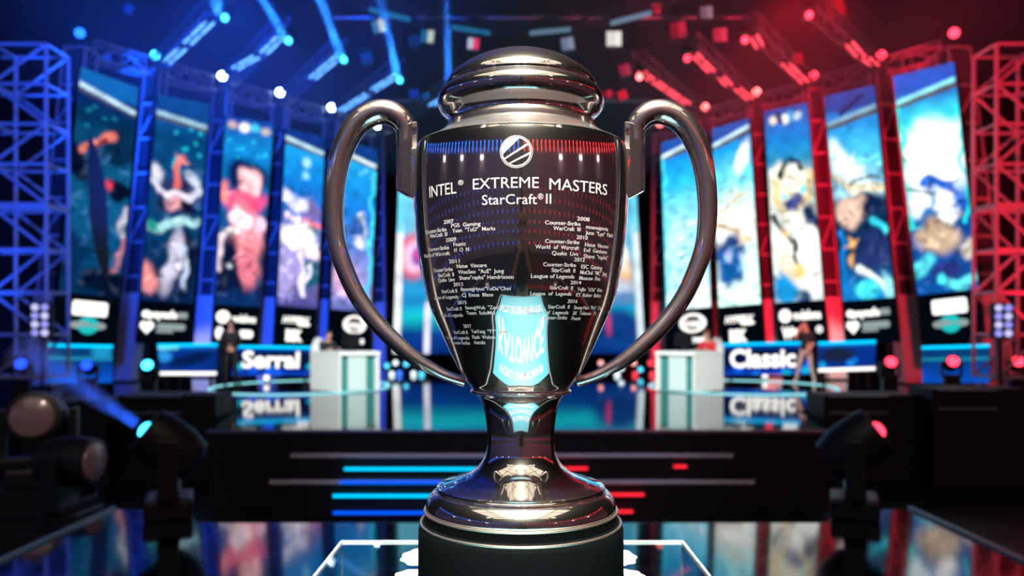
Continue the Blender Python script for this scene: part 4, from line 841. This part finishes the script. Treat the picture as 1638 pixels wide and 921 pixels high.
def board(TL, TR, BR, BL, dl, dr, layers, strength, text, tbox, label, rim, name='name_board', legs=True):
    q = [P(*BL, dl), P(*BR, dr), P(*TR, dr), P(*TL, dl)]; base = (q[0]+q[1])/2; base.z = 0; q = [p-base for p in q]
    nrm = (q[1]-q[0]).cross(q[3]-q[0]).normalized(); nrm = nrm if nrm.y < 0 else -nrm; back = -nrm*0.15
    t = empty(name, base, label, 'screen', 'low screens behind the players')
    MB().hexa([q[0]+back, q[1]+back, q[1], q[0], q[3]+back, q[2]+back, q[2], q[3]]).build('cabinet', M['black'], t)
    display(t, 'display', q, layers, 60, 24, screen_mat('pixels_board', strength), nrm*0.012, 0.4)
    if text: MB().add(*flat(q, nrm*0.03, s=text, box=tbox, bold=0.035)).build('lettering', M['logo_white'], t)
    if rim:
        MB().bar(q[0]+nrm*0.05, q[1]+nrm*0.05, 0.05, 8).build('rim', M[rim], t)
    MB().bar(q[3]+nrm*0.02, q[2]+nrm*0.02, 0.04, 8).build('top_light', M['led_cyan'], t)
    for u in (0.1, 0.9):
        a = bil(q, u, 0)+back*0.5
        if a.z > 0.03: MB().bar((a.x, a.y, a.z), (a.x, a.y, 0), 0.04, 6).build('foot', M['blackmetal'], t)
    return t
NB = [('bg', [(0, (10, 70, 190)), (0.15, (8, 40, 140)), (0.35, (3, 15, 55)), (0.8, (3, 20, 65)), (1, (10, 90, 200))])]
blob = lambda s, n: [('e', random.Random(s*9+i).uniform(0, 1), random.Random(s*5+i*3).uniform(0, 0.35), 0.05, 0.12, 0, random.Random(i).choice([(20, 90, 230), (10, 110, 220), (20, 170, 200)]), 0.9) for i in range(n)]
board((374, 554), (502, 556), (500, 600), (370, 600), 22.6, 22.9, NB+blob(1, 7), 1.2, 'Serral', (0.12, 0.28, 0.83, 0.86), 'blue name board reading Serral behind the left desk', None)
board((1154, 551), (1300, 548), (1300, 598), (1156, 600), 23.6, 23.2, NB+blob(2, 8), 1.2, 'Classic', (0.085, 0.26, 0.815, 0.84), 'blue name board reading Classic behind the right desk', None)
LBL = [('bg', [(0, (8, 60, 150)), (0.3, (6, 45, 130)), (0.8, (6, 50, 140)), (1, (30, 140, 220))])]
board((252, 552), (348, 551), (346, 597), (256, 597), 21.2, 21.8, LBL+[('e', 0.1, 0.6, 0.12, 0.2, 0, (40, 150, 230), 0.9), ('c', 0.02, 0.95, 0.3, 0.97, 0.05, (110, 220, 240), 0.9), ('e', 0.55, 0.5, 0.4, 0.2, 10, (5, 30, 80), 0.9)], 1.1, None, None, 'low blue screen with a pale lower rim, left of the standing man in black', 'led_white', 'low_screen')
board((1309, 549), (1401, 546), (1400, 589), (1309, 592), 21.8, 21.2, LBL+[('e', 0.35, 0.55, 0.3, 0.25, 0, (25, 35, 60), 0.8)]+blob(3, 9), 1.1, None, None, 'low blue screen with a pale lower rim, right of the man in pale trousers', 'led_white', 'low_screen')
FA = [('bg', [(0, (10, 90, 210)), (0.35, (8, 70, 170)), (0.6, (6, 60, 130)), (0.66, (40, 170, 200)), (0.72, (6, 60, 120)), (0.9, (10, 70, 130)), (1, (4, 30, 70))])]
board((66, 552), (180, 554), (180, 612), (66, 612), 19.6, 20.6, FA+[('e', 0.85, 0.85, 0.15, 0.2, 0, (30, 150, 200), 0.9)], 1.0, None, None, 'low blue glowing screen wall at far left under the first banner', None, 'low_screen')
board((1475, 556), (1583, 553), (1583, 612), (1475, 612), 20.6, 19.6, FA, 0.9, None, None, 'low blue glowing screen wall at far right under the last banner', None, 'low_screen')
# bright rims of the two round player platforms
for sx, cn, x0, x1 in ((-1, 'left', 340, 620), (1, 'right', 1042, 1335)):
    c = Vector(((x0+x1)/2-CX, 0, 0))/F*21.5; c.y = 21.7
    g = empty('player_platform', (c.x, c.y, 0), 'thin round platform with an icy glowing rim under the %s desk and board' % cn, 'platform', 'glowing round platforms')
    rx, ry = (x1-x0)/2/F*21.5, 2.6; n = 64
    prf = [(rx*math.cos(2*math.pi*i/n), ry*math.sin(2*math.pi*i/n)) for i in range(n)]
    mb = MB()
    for i in range(n):
        a, b = prf[i], prf[(i+1) % n]; mb.hexa([(a[0], a[1], 0.002), (b[0], b[1], 0.002), (b[0]*0.985, b[1]*0.985, 0.002), (a[0]*0.985, a[1]*0.985, 0.002), (a[0], a[1], 0.03), (b[0], b[1], 0.03), (b[0]*0.985, b[1]*0.985, 0.03), (a[0]*0.985, a[1]*0.985, 0.03)])
    mb.build('glowing_rim', M['led_ice'], g)
    vs = [(x*0.98, y*0.98, 0.004) for x, y in prf]; MB().add(vs, [tuple(range(n))]).build('platform_top', M['deck'], g)
# small white boxes before the name boards
for x, y, s_, lab in ((428, 612, 'left', 0), (1222, 608, 'right', 0)):
    d = F*EYE/(y-HY); p = P(x, y, d); g = empty('floor_light', (p.x, p.y, 0.03), 'small white glowing box on the floor before the %s name board' % s_, 'light', 'white floor lights')
    MB().box((0, 0, 0.12), (0.10, 0.10, 0.12)).build('housing', M['white'], g, bevel=0.02); MB().box((0, -0.103, 0.13), (0.08, 0.004, 0.085)).build('lamp_face', M['led_white'], g)
# little floor lights in the middle distance
for k, (x, y, m) in enumerate(((619, 585, 'cyan_lens'), (633, 580, 'led_ice'), (650, 582, 'cyan_lens'), (662, 597, 'led_ice'), (675, 604, 'cyan_lens'), (640, 596, 'blue_lens'), (628, 605, 'led_ice'), (960, 580, 'pink_lens'), (1012, 580, 'pink_lens'), (1038, 580, 'red_lens'), (992, 588, 'led_ice'), (1022, 590, 'cyan_lens'), (985, 598, 'led_ice'), (1013, 620, 'red_lens'), (1040, 618, 'red_lens'))):
    d = 27.0; p = P(x, y, d); z = max(p.z, 0.05)
    g = empty('floor_spot', (p.x, d-0.03*k, 0), '%s small round stage floor spot %s of the cup stem' % ({'cyan_lens': 'cyan', 'led_ice': 'icy white', 'blue_lens': 'blue', 'pink_lens': 'pale red', 'red_lens': 'red'}[m], 'left' if x < 819 else 'right'), 'light', '%s floor spots %s' % (m.split('_')[0] if m != 'led_ice' else 'icy', 'left of the stem' if x < 819 else 'right of the stem'))
    MB().bar((0, 0, 0), (0, 0, max(z-0.06, 0.02)), 0.03, 6).build('stand', M['black'], g); MB().ball((0, 0, z), 0.10, 12, 8).build('lamp_globe', emit('globe_'+m, {'cyan_lens': (0.1, 0.7, 1), 'led_ice': (0.8, 0.95, 1), 'blue_lens': (0.05, 0.2, 1), 'pink_lens': (1, 0.4, 0.4), 'red_lens': (1, 0.05, 0.08)}[m], 1.5), g, True)
# lavender blinder banks
for x, y, lab in ((64, 512, 'bank of lavender audience lights at the far left under the truss'), (1605, 513, 'bank of lavender audience lights at the far right under the truss')):
    d = 17.5; p = P(x, y, d); g = empty('blinder_light', (p.x, p.y, 0), lab, 'stage light', 'audience lights at both edges')
    hz = p.z
    MB().bar((0, 0.1, 0), (0, 0.1, hz-0.3), 0.04, 8).build('stand', M['blackmetal'], g); MB().box((0, 0, 0.02), (0.3, 0.3, 0.02)).build('stand_foot', M['blackmetal'], g)
    MB().box((0, 0.06, hz), (0.25, 0.05, 0.40)).build('housing', M['black'], g, bevel=0.01)
    for r_ in range(4):
        for c_ in range(2):
            MB().bar((-0.11+0.22*c_, 0.008, hz-0.28+0.19*r_), (-0.11+0.22*c_, -0.03, hz-0.28+0.19*r_), 0.075, 14).build('lamp', emit('lavender_lamp', lin((200, 200, 255) if (r_+c_) % 2 else (150, 150, 245)), 1.2), g)

# ---------------------------------------------------------------- moving heads by the stage and catwalk
for x, y, lens, lab in ((36, 586, 'dim_blue_lens', 'black moving light with a deep blue lens, leftmost in the row on the stage edge'), (141, 588, 'dim_blue_lens', 'black moving light with a deep blue lens before the low screen wall at far left'), (238, 588, 'cyan_lens', 'black moving light with a cyan lens left of the rimmed low screen'), (1423, 583, 'red_lens', 'black moving light with a red lens right of the rimmed low screen'), (1522, 582, 'red_lens', 'black moving light with a red lens before the low screen wall at far right'), (1626, 582, 'red_lens', 'black moving light with a red lens at the right picture edge')):
    d = 18.6; p = P(x, y, d); s = 0.95
    lf = p.z-0.62*0.7; moving_head(lens, (p.x, p.y, lf), 0.7, (-p.x*0.5, -p.y, 9.0), lab, 'moving lights along the stage edge', lift=lf)
# black risers and cases at both sides of the stage apron
for x0, x1, y0_, y1_, d, lab in ((190, 345, 632, 760, 14.6, 'long black riser left of the stage apron'), (30, 172, 640, 770, 14.2, 'low black riser at the far left before the stage'), (1318, 1475, 632, 760, 14.6, 'long black riser right of the stage apron'), (1492, 1650, 622, 770, 14.2, 'low black riser at the far right before the stage')):
    a = P(x0, y0_, d); b = P(x1, y1_, d); g = empty('equipment_riser', ((a.x+b.x)/2, d+0.45, FLOOR), lab, 'riser', 'black risers beside the stage'); hx = abs(b.x-a.x)/2; hz = (a.z-FLOOR)/2
    MB().box((0, 0, hz), (hx, 0.45, hz)).build('body', M['fascia'], g, bevel=0.01)
    mb = MB()
    for z_ in (2*hz-0.02, hz*1.6): mb.bar((-hx*0.9, -0.46, z_), (hx*0.3, -0.46, z_), 0.018, 6)
    mb.build('edge_strip', M['trim'], g)
# the two large ones at the catwalk corners, aimed up and outward
for sx, x, y, lens, lab in ((-1, 222, 711, 'cyan_lens', 'large black moving light with a cyan lens at the left catwalk corner'), (1, 1415, 706, 'red_lens', 'large black moving light with a red lens at the right catwalk corner')):
    d = 6.85; p = P(x, y, d); s = 1.0
    aim = Vector((sx*0.75, -0.30, 0.62)).normalized()
    loc = Vector((p.x-aim.x*0.29*s, p.y+0.12, 0.0))
    moving_head(lens, loc, s, aim, lab, 'large moving lights at the catwalk corners', lr=0.40)
    tip = Vector((loc.x, loc.y, 0.62*s))+aim*0.33
    if sx < 0: beam(tip, tip+Vector((-0.95, -0.15, 0.70)), 0.05, 0.20, (0.02, 0.12, 1.0), 1.5, 'broad blue beam through haze leaving the left catwalk corner light')
# two unlit wash lights, the hall's warm reflection put into their brown lens colour
M['hall_tint'] = mat('hall_tinted_lens', (0.28, 0.20, 0.20), 0.25, 0.0, noise=0.15, scale=8, coat=0.6)
moving_head('hall_tint', P(62, 668, 9.0)-Vector((0, 0, 0.62*1.25)), 1.25, (0.35, -1, 0.15), 'unlit wash light with a round brown hall-tinted lens at far left', 'unlit wash lights', 'wash_light_fixture')
moving_head('hall_tint', P(112, 738, 8.2)-Vector((0, 0, 0.62*1.1)), 1.1, (1, -0.08, 0.0), 'unlit wash light seen edge-on beside the left catwalk corner light', 'unlit wash lights', 'wash_light_fixture')
for px, py, dd, hgt in ((62, 668, 9.0, 0.62*1.25), (112, 738, 8.2, 0.62*1.1)):
    p = P(px, py, dd); top = p.z-hgt; g = empty('light_stand_case', (p.x, p.y, FLOOR), 'black flight case under the unlit wash light %s' % ('at far left' if px < 100 else 'beside the catwalk'), 'case', 'flight cases under the wash lights')
    MB().box((0, 0, (top-FLOOR)/2), (0.36, 0.34, (top-FLOOR)/2)).build('body', M['fascia'], g, bevel=0.012); MB().bar((-0.36, -0.35, top-FLOOR-0.3), (0.36, -0.35, top-FLOOR-0.3), 0.012, 6).build('edge_strip', M['blackmetal'], g)

# ---------------------------------------------------------------- people
def person(loc, rz, J, mats, label, height=1.8, hair=None, hair_mat='hairdark', extra=None):
    """one skinned body; J overrides joints (x right, y towards the back, z up, metres for 1.8 m)"""
    base = {'pelvis': (0, 0, 0.95), 'belly': (0, 0, 1.10), 'chest': (0, 0.01, 1.33), 'neckb': (0, 0.01, 1.47), 'neck': (0, 0, 1.55), 'head': (0, -0.02, 1.66), 'crown': (0, 0, 1.74),
            'shl': (-0.18, 0.01, 1.43), 'ell': (-0.24, 0.02, 1.14), 'wrl': (-0.24, -0.08, 0.90), 'hal': (-0.24, -0.11, 0.82), 'shr': (0.18, 0.01, 1.43), 'elr': (0.24, 0.02, 1.14), 'wrr': (0.24, -0.08, 0.90), 'har': (0.24, -0.11, 0.82),
            'hil': (-0.10, 0, 0.90), 'knl': (-0.11, -0.02, 0.50), 'anl': (-0.12, 0.02, 0.09), 'tol': (-0.14, -0.15, 0.035), 'hir': (0.10, 0, 0.90), 'knr': (0.11, -0.02, 0.50), 'anr': (0.12, 0.02, 0.09), 'tor': (0.14, -0.15, 0.035)}
    base.update(J); k = height/1.8
    names = list(base); pos = {n: Vector(base[n]) for n in names}
    rad = dict(pelvis=.135, belly=.125, chest=.15, neckb=.085, neck=.055, head=.092, crown=.075, shl=.072, ell=.046, wrl=.032, hal=.036, shr=.072, elr=.046, wrr=.032, har=.036, hil=.095, knl=.062, anl=.045, tol=.036, hir=.095, knr=.062, anr=.045, tor=.036)
    E = [('pelvis', 'belly'), ('belly', 'chest'), ('chest', 'neckb'), ('neckb', 'neck'), ('neck', 'head'), ('head', 'crown'), ('chest', 'shl'), ('shl', 'ell'), ('ell', 'wrl'), ('wrl', 'hal'), ('chest', 'shr'), ('shr', 'elr'), ('elr', 'wrr'), ('wrr', 'har'),
         ('pelvis', 'hil'), ('hil', 'knl'), ('knl', 'anl'), ('anl', 'tol'), ('pelvis', 'hir'), ('hir', 'knr'), ('knr', 'anr'), ('anr', 'tor')]
    # nose, and five fingers on each hand
    pos['nose'] = pos['head']+Vector((0, -0.105, -0.01)); rad['nose'] = 0.016; names.append('nose'); E.append(('head', 'nose'))
    for h_, w_ in (('hal', 'wrl'), ('har', 'wrr')):
        d = (pos[h_]-pos[w_]).normalized(); u = d.orthogonal().normalized(); sd = -1 if h_ == 'hal' else 1
        for f_, (o_, l_) in enumerate(((-0.028, 0.075), (-0.010, 0.088), (0.010, 0.083), (0.028, 0.066))):
            n1, n2 = '%sf%da' % (h_, f_), '%sf%db' % (h_, f_)
            pos[n1] = pos[h_]+u*o_+d*0.045; pos[n2] = pos[h_]+u*o_*1.1+d*l_+Vector((0, -0.02, 0)); rad[n1] = 0.010; rad[n2] = 0.008
            names += [n1, n2]; E += [(h_, n1), (n1, n2)]
        n1, n2 = h_+'ta', h_+'tb'; pos[n1] = pos[h_]-u*0.045+d*0.005; pos[n2] = pos[h_]-u*0.055+d*0.045; rad[n1] = 0.012; rad[n2] = 0.009; names += [n1, n2]; E += [(h_, n1), (n1, n2)]
    idx = {n: i for i, n in enumerate(names)}
    me = bpy.data.meshes.new('body'); me.from_pydata([pos[n]*k for n in names], [(idx[a], idx[b]) for a, b in E], [])
    ob = bpy.data.objects.new('body', me); COL.objects.link(ob)
    md = ob.modifiers.new('skin', 'SKIN'); md.use_smooth_shade = True
    sv = me.skin_vertices[0].data
    for n in names: r_ = rad[n]*k; sv[idx[n]].radius = (r_, r_); sv[idx[n]].use_root = (n == 'pelvis')
    sb = ob.modifiers.new('sub', 'SUBSURF'); sb.levels = 2; sb.render_levels = 2
    dg = bpy.context.evaluated_depsgraph_get(); nm = bpy.data.meshes.new_from_object(ob.evaluated_get(dg))
    bpy.data.objects.remove(ob)
    t = empty('person', loc, label, 'person', None, rz)
    for m in mats: nm.materials.append(M[m])
    # material zones from the nearest bone: 0 skin, 1 top, 2 trousers, 3 shoes
    zone = {}
    for a, b in E:
        s = 1
        if a in ('neckb', 'neck', 'head') or b in ('nose',): s = 0
        elif a in ('wrl', 'wrr') or a.startswith(('hal', 'har')): s = 0
        elif a in ('ell', 'elr'): s = 4
        elif a in ('hil', 'hir', 'knl', 'knr') or b in ('hil', 'hir'): s = 2
        elif a in ('anl', 'anr'): s = 3
        zone[(a, b)] = s
    segs = [(pos[a]*k, pos[b]*k, zone[(a, b)]) for a, b in E]
    for p in nm.polygons:
        c = p.center; best = 9; bs = 1
        for a, b, s in segs:
            d = b-a; tt = max(0, min(1, (c-a).dot(d)/max(d.length_squared, 1e-9))); dd = (c-(a+d*tt)).length
            if dd < best: best = dd; bs = s
        if bs == 4: bs = extra if extra is not None else 1
        p.material_index = bs; p.use_smooth = True
    bo = bpy.data.objects.new('body', nm); COL.objects.link(bo); bo.parent = t
    hc = (pos['head']*0.45+pos['crown']*0.55)*k
    hair_ = MB(); n, m_ = 18, 7; vs = []; fs = []
    for j in range(m_+1):
        ph = math.radians(-12+102*j/m_)
        for i in range(n):
            tt = 2*math.pi*i/n; fr = max(0, -math.sin(tt)); z_ = math.sin(ph) if fr < 0.35 else max(math.sin(ph), 0.35*fr)
            rr = 0.103*k*math.cos(ph); vs.append((hc.x+rr*math.cos(tt), hc.y+0.01+rr*1.12*math.sin(tt), hc.z+0.100*k*z_))
    for j in range(m_):
        for i in range(n): fs.append((j*n+i, j*n+(i+1) % n, (j+1)*n+(i+1) % n, (j+1)*n+i))
    hair_.add(vs, fs).build('hair', M[hair_mat], t, True)
    for s_ in (-1, 1): MB().ball((pos['head'].x*k+s_*0.032*k, pos['head'].y*k-0.088*k, pos['head'].z*k+0.012*k), 0.011*k, 8, 6).build('eye', M['white'], t, True)
    return t
pL = P(369, 619, 21.6)
person((pL.x, pL.y, 0), 0.35, {'ell': (-0.26, 0.03, 1.16), 'wrl': (-0.08, -0.17, 1.02), 'hal': (-0.01, -0.19, 0.99), 'elr': (0.26, 0.03, 1.16), 'wrr': (0.08, -0.17, 1.02), 'har': (0.01, -0.20, 0.99), 'anl': (-0.13, 0.02, 0.09), 'knl': (-0.12, -0.02, 0.5)},
       ['skin', 'darkcloth', 'darkcloth', 'shoe'], 'person in black clothes standing with hands clasped at the waist by the left name board', 1.88)
pR = P(1289, 610, 22.7)
person((pR.x, pR.y, 0), -0.9, {'elr': (0.27, -0.05, 1.17), 'wrr': (0.20, -0.14, 0.97), 'har': (0.17, -0.15, 0.92), 'ell': (-0.20, -0.22, 1.26), 'wrl': (-0.08, -0.26, 1.48), 'hal': (-0.05, -0.20, 1.56), 'knl': (-0.20, -0.04, 0.50), 'anl': (-0.30, 0.0, 0.09), 'tol': (-0.33, -0.16, 0.035), 'knr': (0.16, 0.0, 0.50), 'anr': (0.24, 0.05, 0.09), 'tor': (0.27, -0.12, 0.035), 'head': (-0.01, -0.06, 1.65), 'crown': (-0.01, -0.05, 1.73)},
       ['skin', 'darkcloth', 'palecloth', 'white'], 'person in black shirt and pale trousers with one hand raised to the face', 1.86, extra=0)
UP = 0.18
SIT = {'pelvis': (0, 0.02, 0.52), 'belly': (0, 0, 0.68), 'chest': (0, -0.03, 0.92), 'neckb': (0, -0.06, 1.05), 'neck': (0, -0.09, 1.12), 'head': (0, -0.13, 1.22), 'crown': (0, -0.12, 1.30), 'shl': (-0.18, -0.04, 1.01), 'shr': (0.18, -0.04, 1.01), 'ell': (-0.24, -0.16, 0.80), 'elr': (0.24, -0.16, 0.80), 'wrl': (-0.15, -0.36, 0.84), 'wrr': (0.15, -0.36, 0.84), 'hal': (-0.13, -0.43, 0.85), 'har': (0.13, -0.43, 0.85),
       'hil': (-0.10, 0, 0.50), 'hir': (0.10, 0, 0.50), 'knl': (-0.13, -0.42, 0.50), 'knr': (0.13, -0.42, 0.50), 'anl': (-0.13, -0.40, 0.09), 'anr': (0.13, -0.40, 0.09), 'tol': (-0.14, -0.56, 0.035), 'tor': (0.14, -0.56, 0.035)}
SIT = {k_: (v_[0], v_[1], v_[2]+(UP if k_[:2] not in ('an', 'to') else 0)) for k_, v_ in SIT.items()}
def chair(loc, rz, label):
    t = empty('gaming_chair', loc, label, 'chair', 'white gaming chairs', rz)
    MB().box((0, 0.02, 0.50), (0.25, 0.25, 0.045)).build('seat', M['white'], t, bevel=0.03)
    vs = []; mb = MB()
    for z, y, hx in ((0.55, 0.30, 0.20), (0.80, 0.36, 0.22), (1.08, 0.41, 0.22), (1.24, 0.44, 0.14), (1.34, 0.45, 0.08)):
        vs += [(-hx, y-0.04, z), (hx, y-0.04, z), (hx, y+0.05, z), (-hx, y+0.05, z)]
    fs = [(3, 2, 1, 0), (16, 17, 18, 19)]+[(4*k+i, 4*k+(i+1) % 4, 4*k+4+(i+1) % 4, 4*k+4+i) for k in range(4) for i in range(4)]
    mb.add(vs, fs).build('backrest', M['white'], t, bevel=0.02)
    MB().bar((0, 0, 0.08), (0, 0, 0.47), 0.03, 8).build('gas_post', M['black'], t)
    for k in range(5):
        a = 2*math.pi*k/5; MB().bar((0, 0, 0.09), (0.30*math.cos(a), 0.30*math.sin(a), 0.05), 0.025, 6).build('base_leg', M['black'], t)
    mb = MB()
    for s_ in (-1, 1): mb.box((s_*0.27, 0.02, 0.74), (0.035, 0.14, 0.02)); mb.bar((s_*0.27, 0.05, 0.50), (s_*0.27, 0.05, 0.73), 0.018, 6)
    mb.build('armrests', M['black'], t)
for key, x, rz, m, hm, lab, dd in (('L', 522, 0.75, 'darkcloth', 'hairdark', 'seated player in dark clothes with brown hair behind the left desk', 21.35), ('R', 1134, -0.75, 'redcloth', 'hairred', 'seated player in a red jacket behind the right desk', 21.35)):
    p = Vector(((x-CX)/F*dd, dd, 0.035))
    person(p, rz, SIT, ['skin', m, 'darkcloth', 'shoe'], lab, 1.8, hair_mat=hm)
    chair(p, rz, 'white gaming chair behind the seated player at the %s desk' % ('left' if key == 'L' else 'right'))
# the photographer stands on the catwalk behind the camera and shows in the cup
person((0.03, -0.62, 0), math.pi, {'ell': (-0.26, -0.12, 1.25), 'wrl': (-0.09, -0.26, 1.50), 'hal': (-0.05, -0.28, 1.56), 'elr': (0.26, -0.12, 1.25), 'wrr': (0.09, -0.26, 1.50), 'har': (0.05, -0.28, 1.56)},
       ['skin', 'darkcloth', 'palecloth', 'shoe'], 'photographer in a black top seen only as a reflection in the bowl', 1.8, hair_mat='hairred', extra=0)

# ---------------------------------------------------------------- the hall in front of the stage (mirrored in the cup)
M['seats'] = mat('dark_seats', (0.30, 0.24, 0.27), 0.7, noise=0.1)
for side, a0, a1 in (('left', 152, 269), ('right', 271, 388)):
    prf_ = [(15, FLOOR)]
    for k in range(6): prf_ += [(15+1.5*k, FLOOR+0.9+0.85*k), (16.5+1.5*k, FLOOR+0.9+0.85*k)]
    prf_ += [(24.0, 9.2), (24.4, 9.2), (24.4, FLOOR)]
    mb = MB(); n = 24; vs = []; fs = []; kk = len(prf_)
    for i in range(n+1):
        a = math.radians(a0+(a1-a0)*i/n)
        for rr, zz in prf_: vs.append((rr*math.cos(a), 2+rr*math.sin(a), zz))
    for i in range(n):
        for c_ in range(kk): fs.append((kk*i+c_, kk*i+(c_+1) % kk, kk*(i+1)+(c_+1) % kk, kk*(i+1)+c_))
    fs += [tuple(range(kk)), tuple(kk*n+i for i in range(kk-1, -1, -1))]
    cn = 'blue' if side == 'left' else 'red'; col = (0.03, 0.16, 1.0) if side == 'left' else (1.0, 0.03, 0.04)
    g = empty('seating_stand', (0, 2, FLOOR), 'dark seating stand of the hall with %s lamp rows, mirrored in the cup' % cn, 'stand')
    child(mb.add(vs, fs).build('tiers', M['seats']), g)
    for k in range(6):
        r_ = 14.95+1.5*k; z = FLOOR+0.7+0.85*k; mb = MB(); m_ = 24
        for i in range(m_):
            a = math.radians(a0+2+(a1-a0-4)*i/(m_-1)); mb.ball((r_*math.cos(a), 2+r_*math.sin(a), z), (0.05, 0.05, 0.10), 6, 4)
        child(mb.build('step_lights', emit('step_%s' % side, col, 3.0)), g)
    mb = MB(); m_ = 28
    for i in range(m_):
        a = math.radians(a0+2+(a1-a0-4)*i/(m_-1)); c = Vector((23.9*math.cos(a), 2+23.9*math.sin(a), 10.0))
        mb.bar(c-Vector((0, 0, 1.3)), c, 0.05, 6); mb.ball(c, (0.13, 0.13, 0.2), 8, 5)
    child(mb.build('balcony_lamps', emit('balcony_%s' % side, col, 9.0)), g)
    for k, dg_ in enumerate((40, 62, 84)):
        a = math.radians(dg_); sx_ = -1 if side == 'left' else 1
        c = Vector((sx_*22.6*math.sin(a), 2-23.6*math.cos(a), 7.6)); mb = MB()
        for q_ in (-0.5, -0.15, 0.15, 0.5): mb.box((c.x+q_*math.cos(a), c.y+sx_*q_*math.sin(a), c.z+0.2*abs(q_)), (0.10, 0.10, 0.30))
        child(mb.build('white_lamps', emit('white_lamp', (1, 0.85, 0.8), 3.5)), g)
# front-of-house truss with the two follow spots and white panel lights
fo = empty('front_truss', (0, -4.7, 8.25), 'long roof truss over the audience carrying the white lights', 'truss')
truss_mb(MB(), Vector((-9, 0, 0)), Vector((9, 0, 0)), 0.5, 1.0, 0.03, 0.02, Vector((0, 0, 1))).build('lattice', M['darktruss'], fo, True)
for x in (-5.2, 5.2):
    g = empty('panel_light', (x, -4.4, 7.7), 'white panel light on the truss over the audience, %s side' % ('left' if x < 0 else 'right'), 'light', 'white panel lights over the audience')
    MB().box((0, 0, 0), (0.45, 0.25, 0.06)).build('housing', M['black'], g); MB().box((0, 0, -0.065), (0.40, 0.21, 0.006)).build('diffuser', emit('panel_white', (1, 0.93, 0.84), 6), g)

for ix in range(5):  # unseen glowing panels added overhead to brighten the silver
    for iy in range(4):
        x, y = -6.4+3.2*ix, -8.6+2.9*iy
        g = empty('added_glow_panel', (x, y, 12.0), 'added warm glowing panel out of view over the podium', 'light', 'added warm panels over the podium')
        MB().box((0, 0, 0.07), (1.52, 1.36, 0.06)).build('housing', M['black'], g); MB().box((0, 0, -0.005), (1.47, 1.31, 0.012)).build('diffuser', M['warm_panel'], g)
        for q_ in (-0.8, 0.8): MB().bar((q_, 0, 0.13), (q_, 0, 7.0), 0.012, 5).build('hanger_cable', M['blackmetal'], g)
# thin theatre haze hanging over the stage
m = bpy.data.materials.new('thin_haze'); m.use_nodes = True; nt = m.node_tree; nt.nodes.clear()
v = nt.nodes.new('ShaderNodeVolumeScatter'); v.inputs['Color'].default_value = (1, 1, 1, 1); v.inputs['Density'].default_value = 0.013; v.inputs['Anisotropy'].default_value = 0.2
o_ = nt.nodes.new('ShaderNodeOutputMaterial'); nt.links.new(v.outputs[0], o_.inputs['Volume'])
tag(MB().box((0, 22, 11.3), (13.0, 7.8, 4.0)).build('haze', m), 'thin theatre haze over the stage glowing blue at left and red at right', 'haze', None, 'stuff')
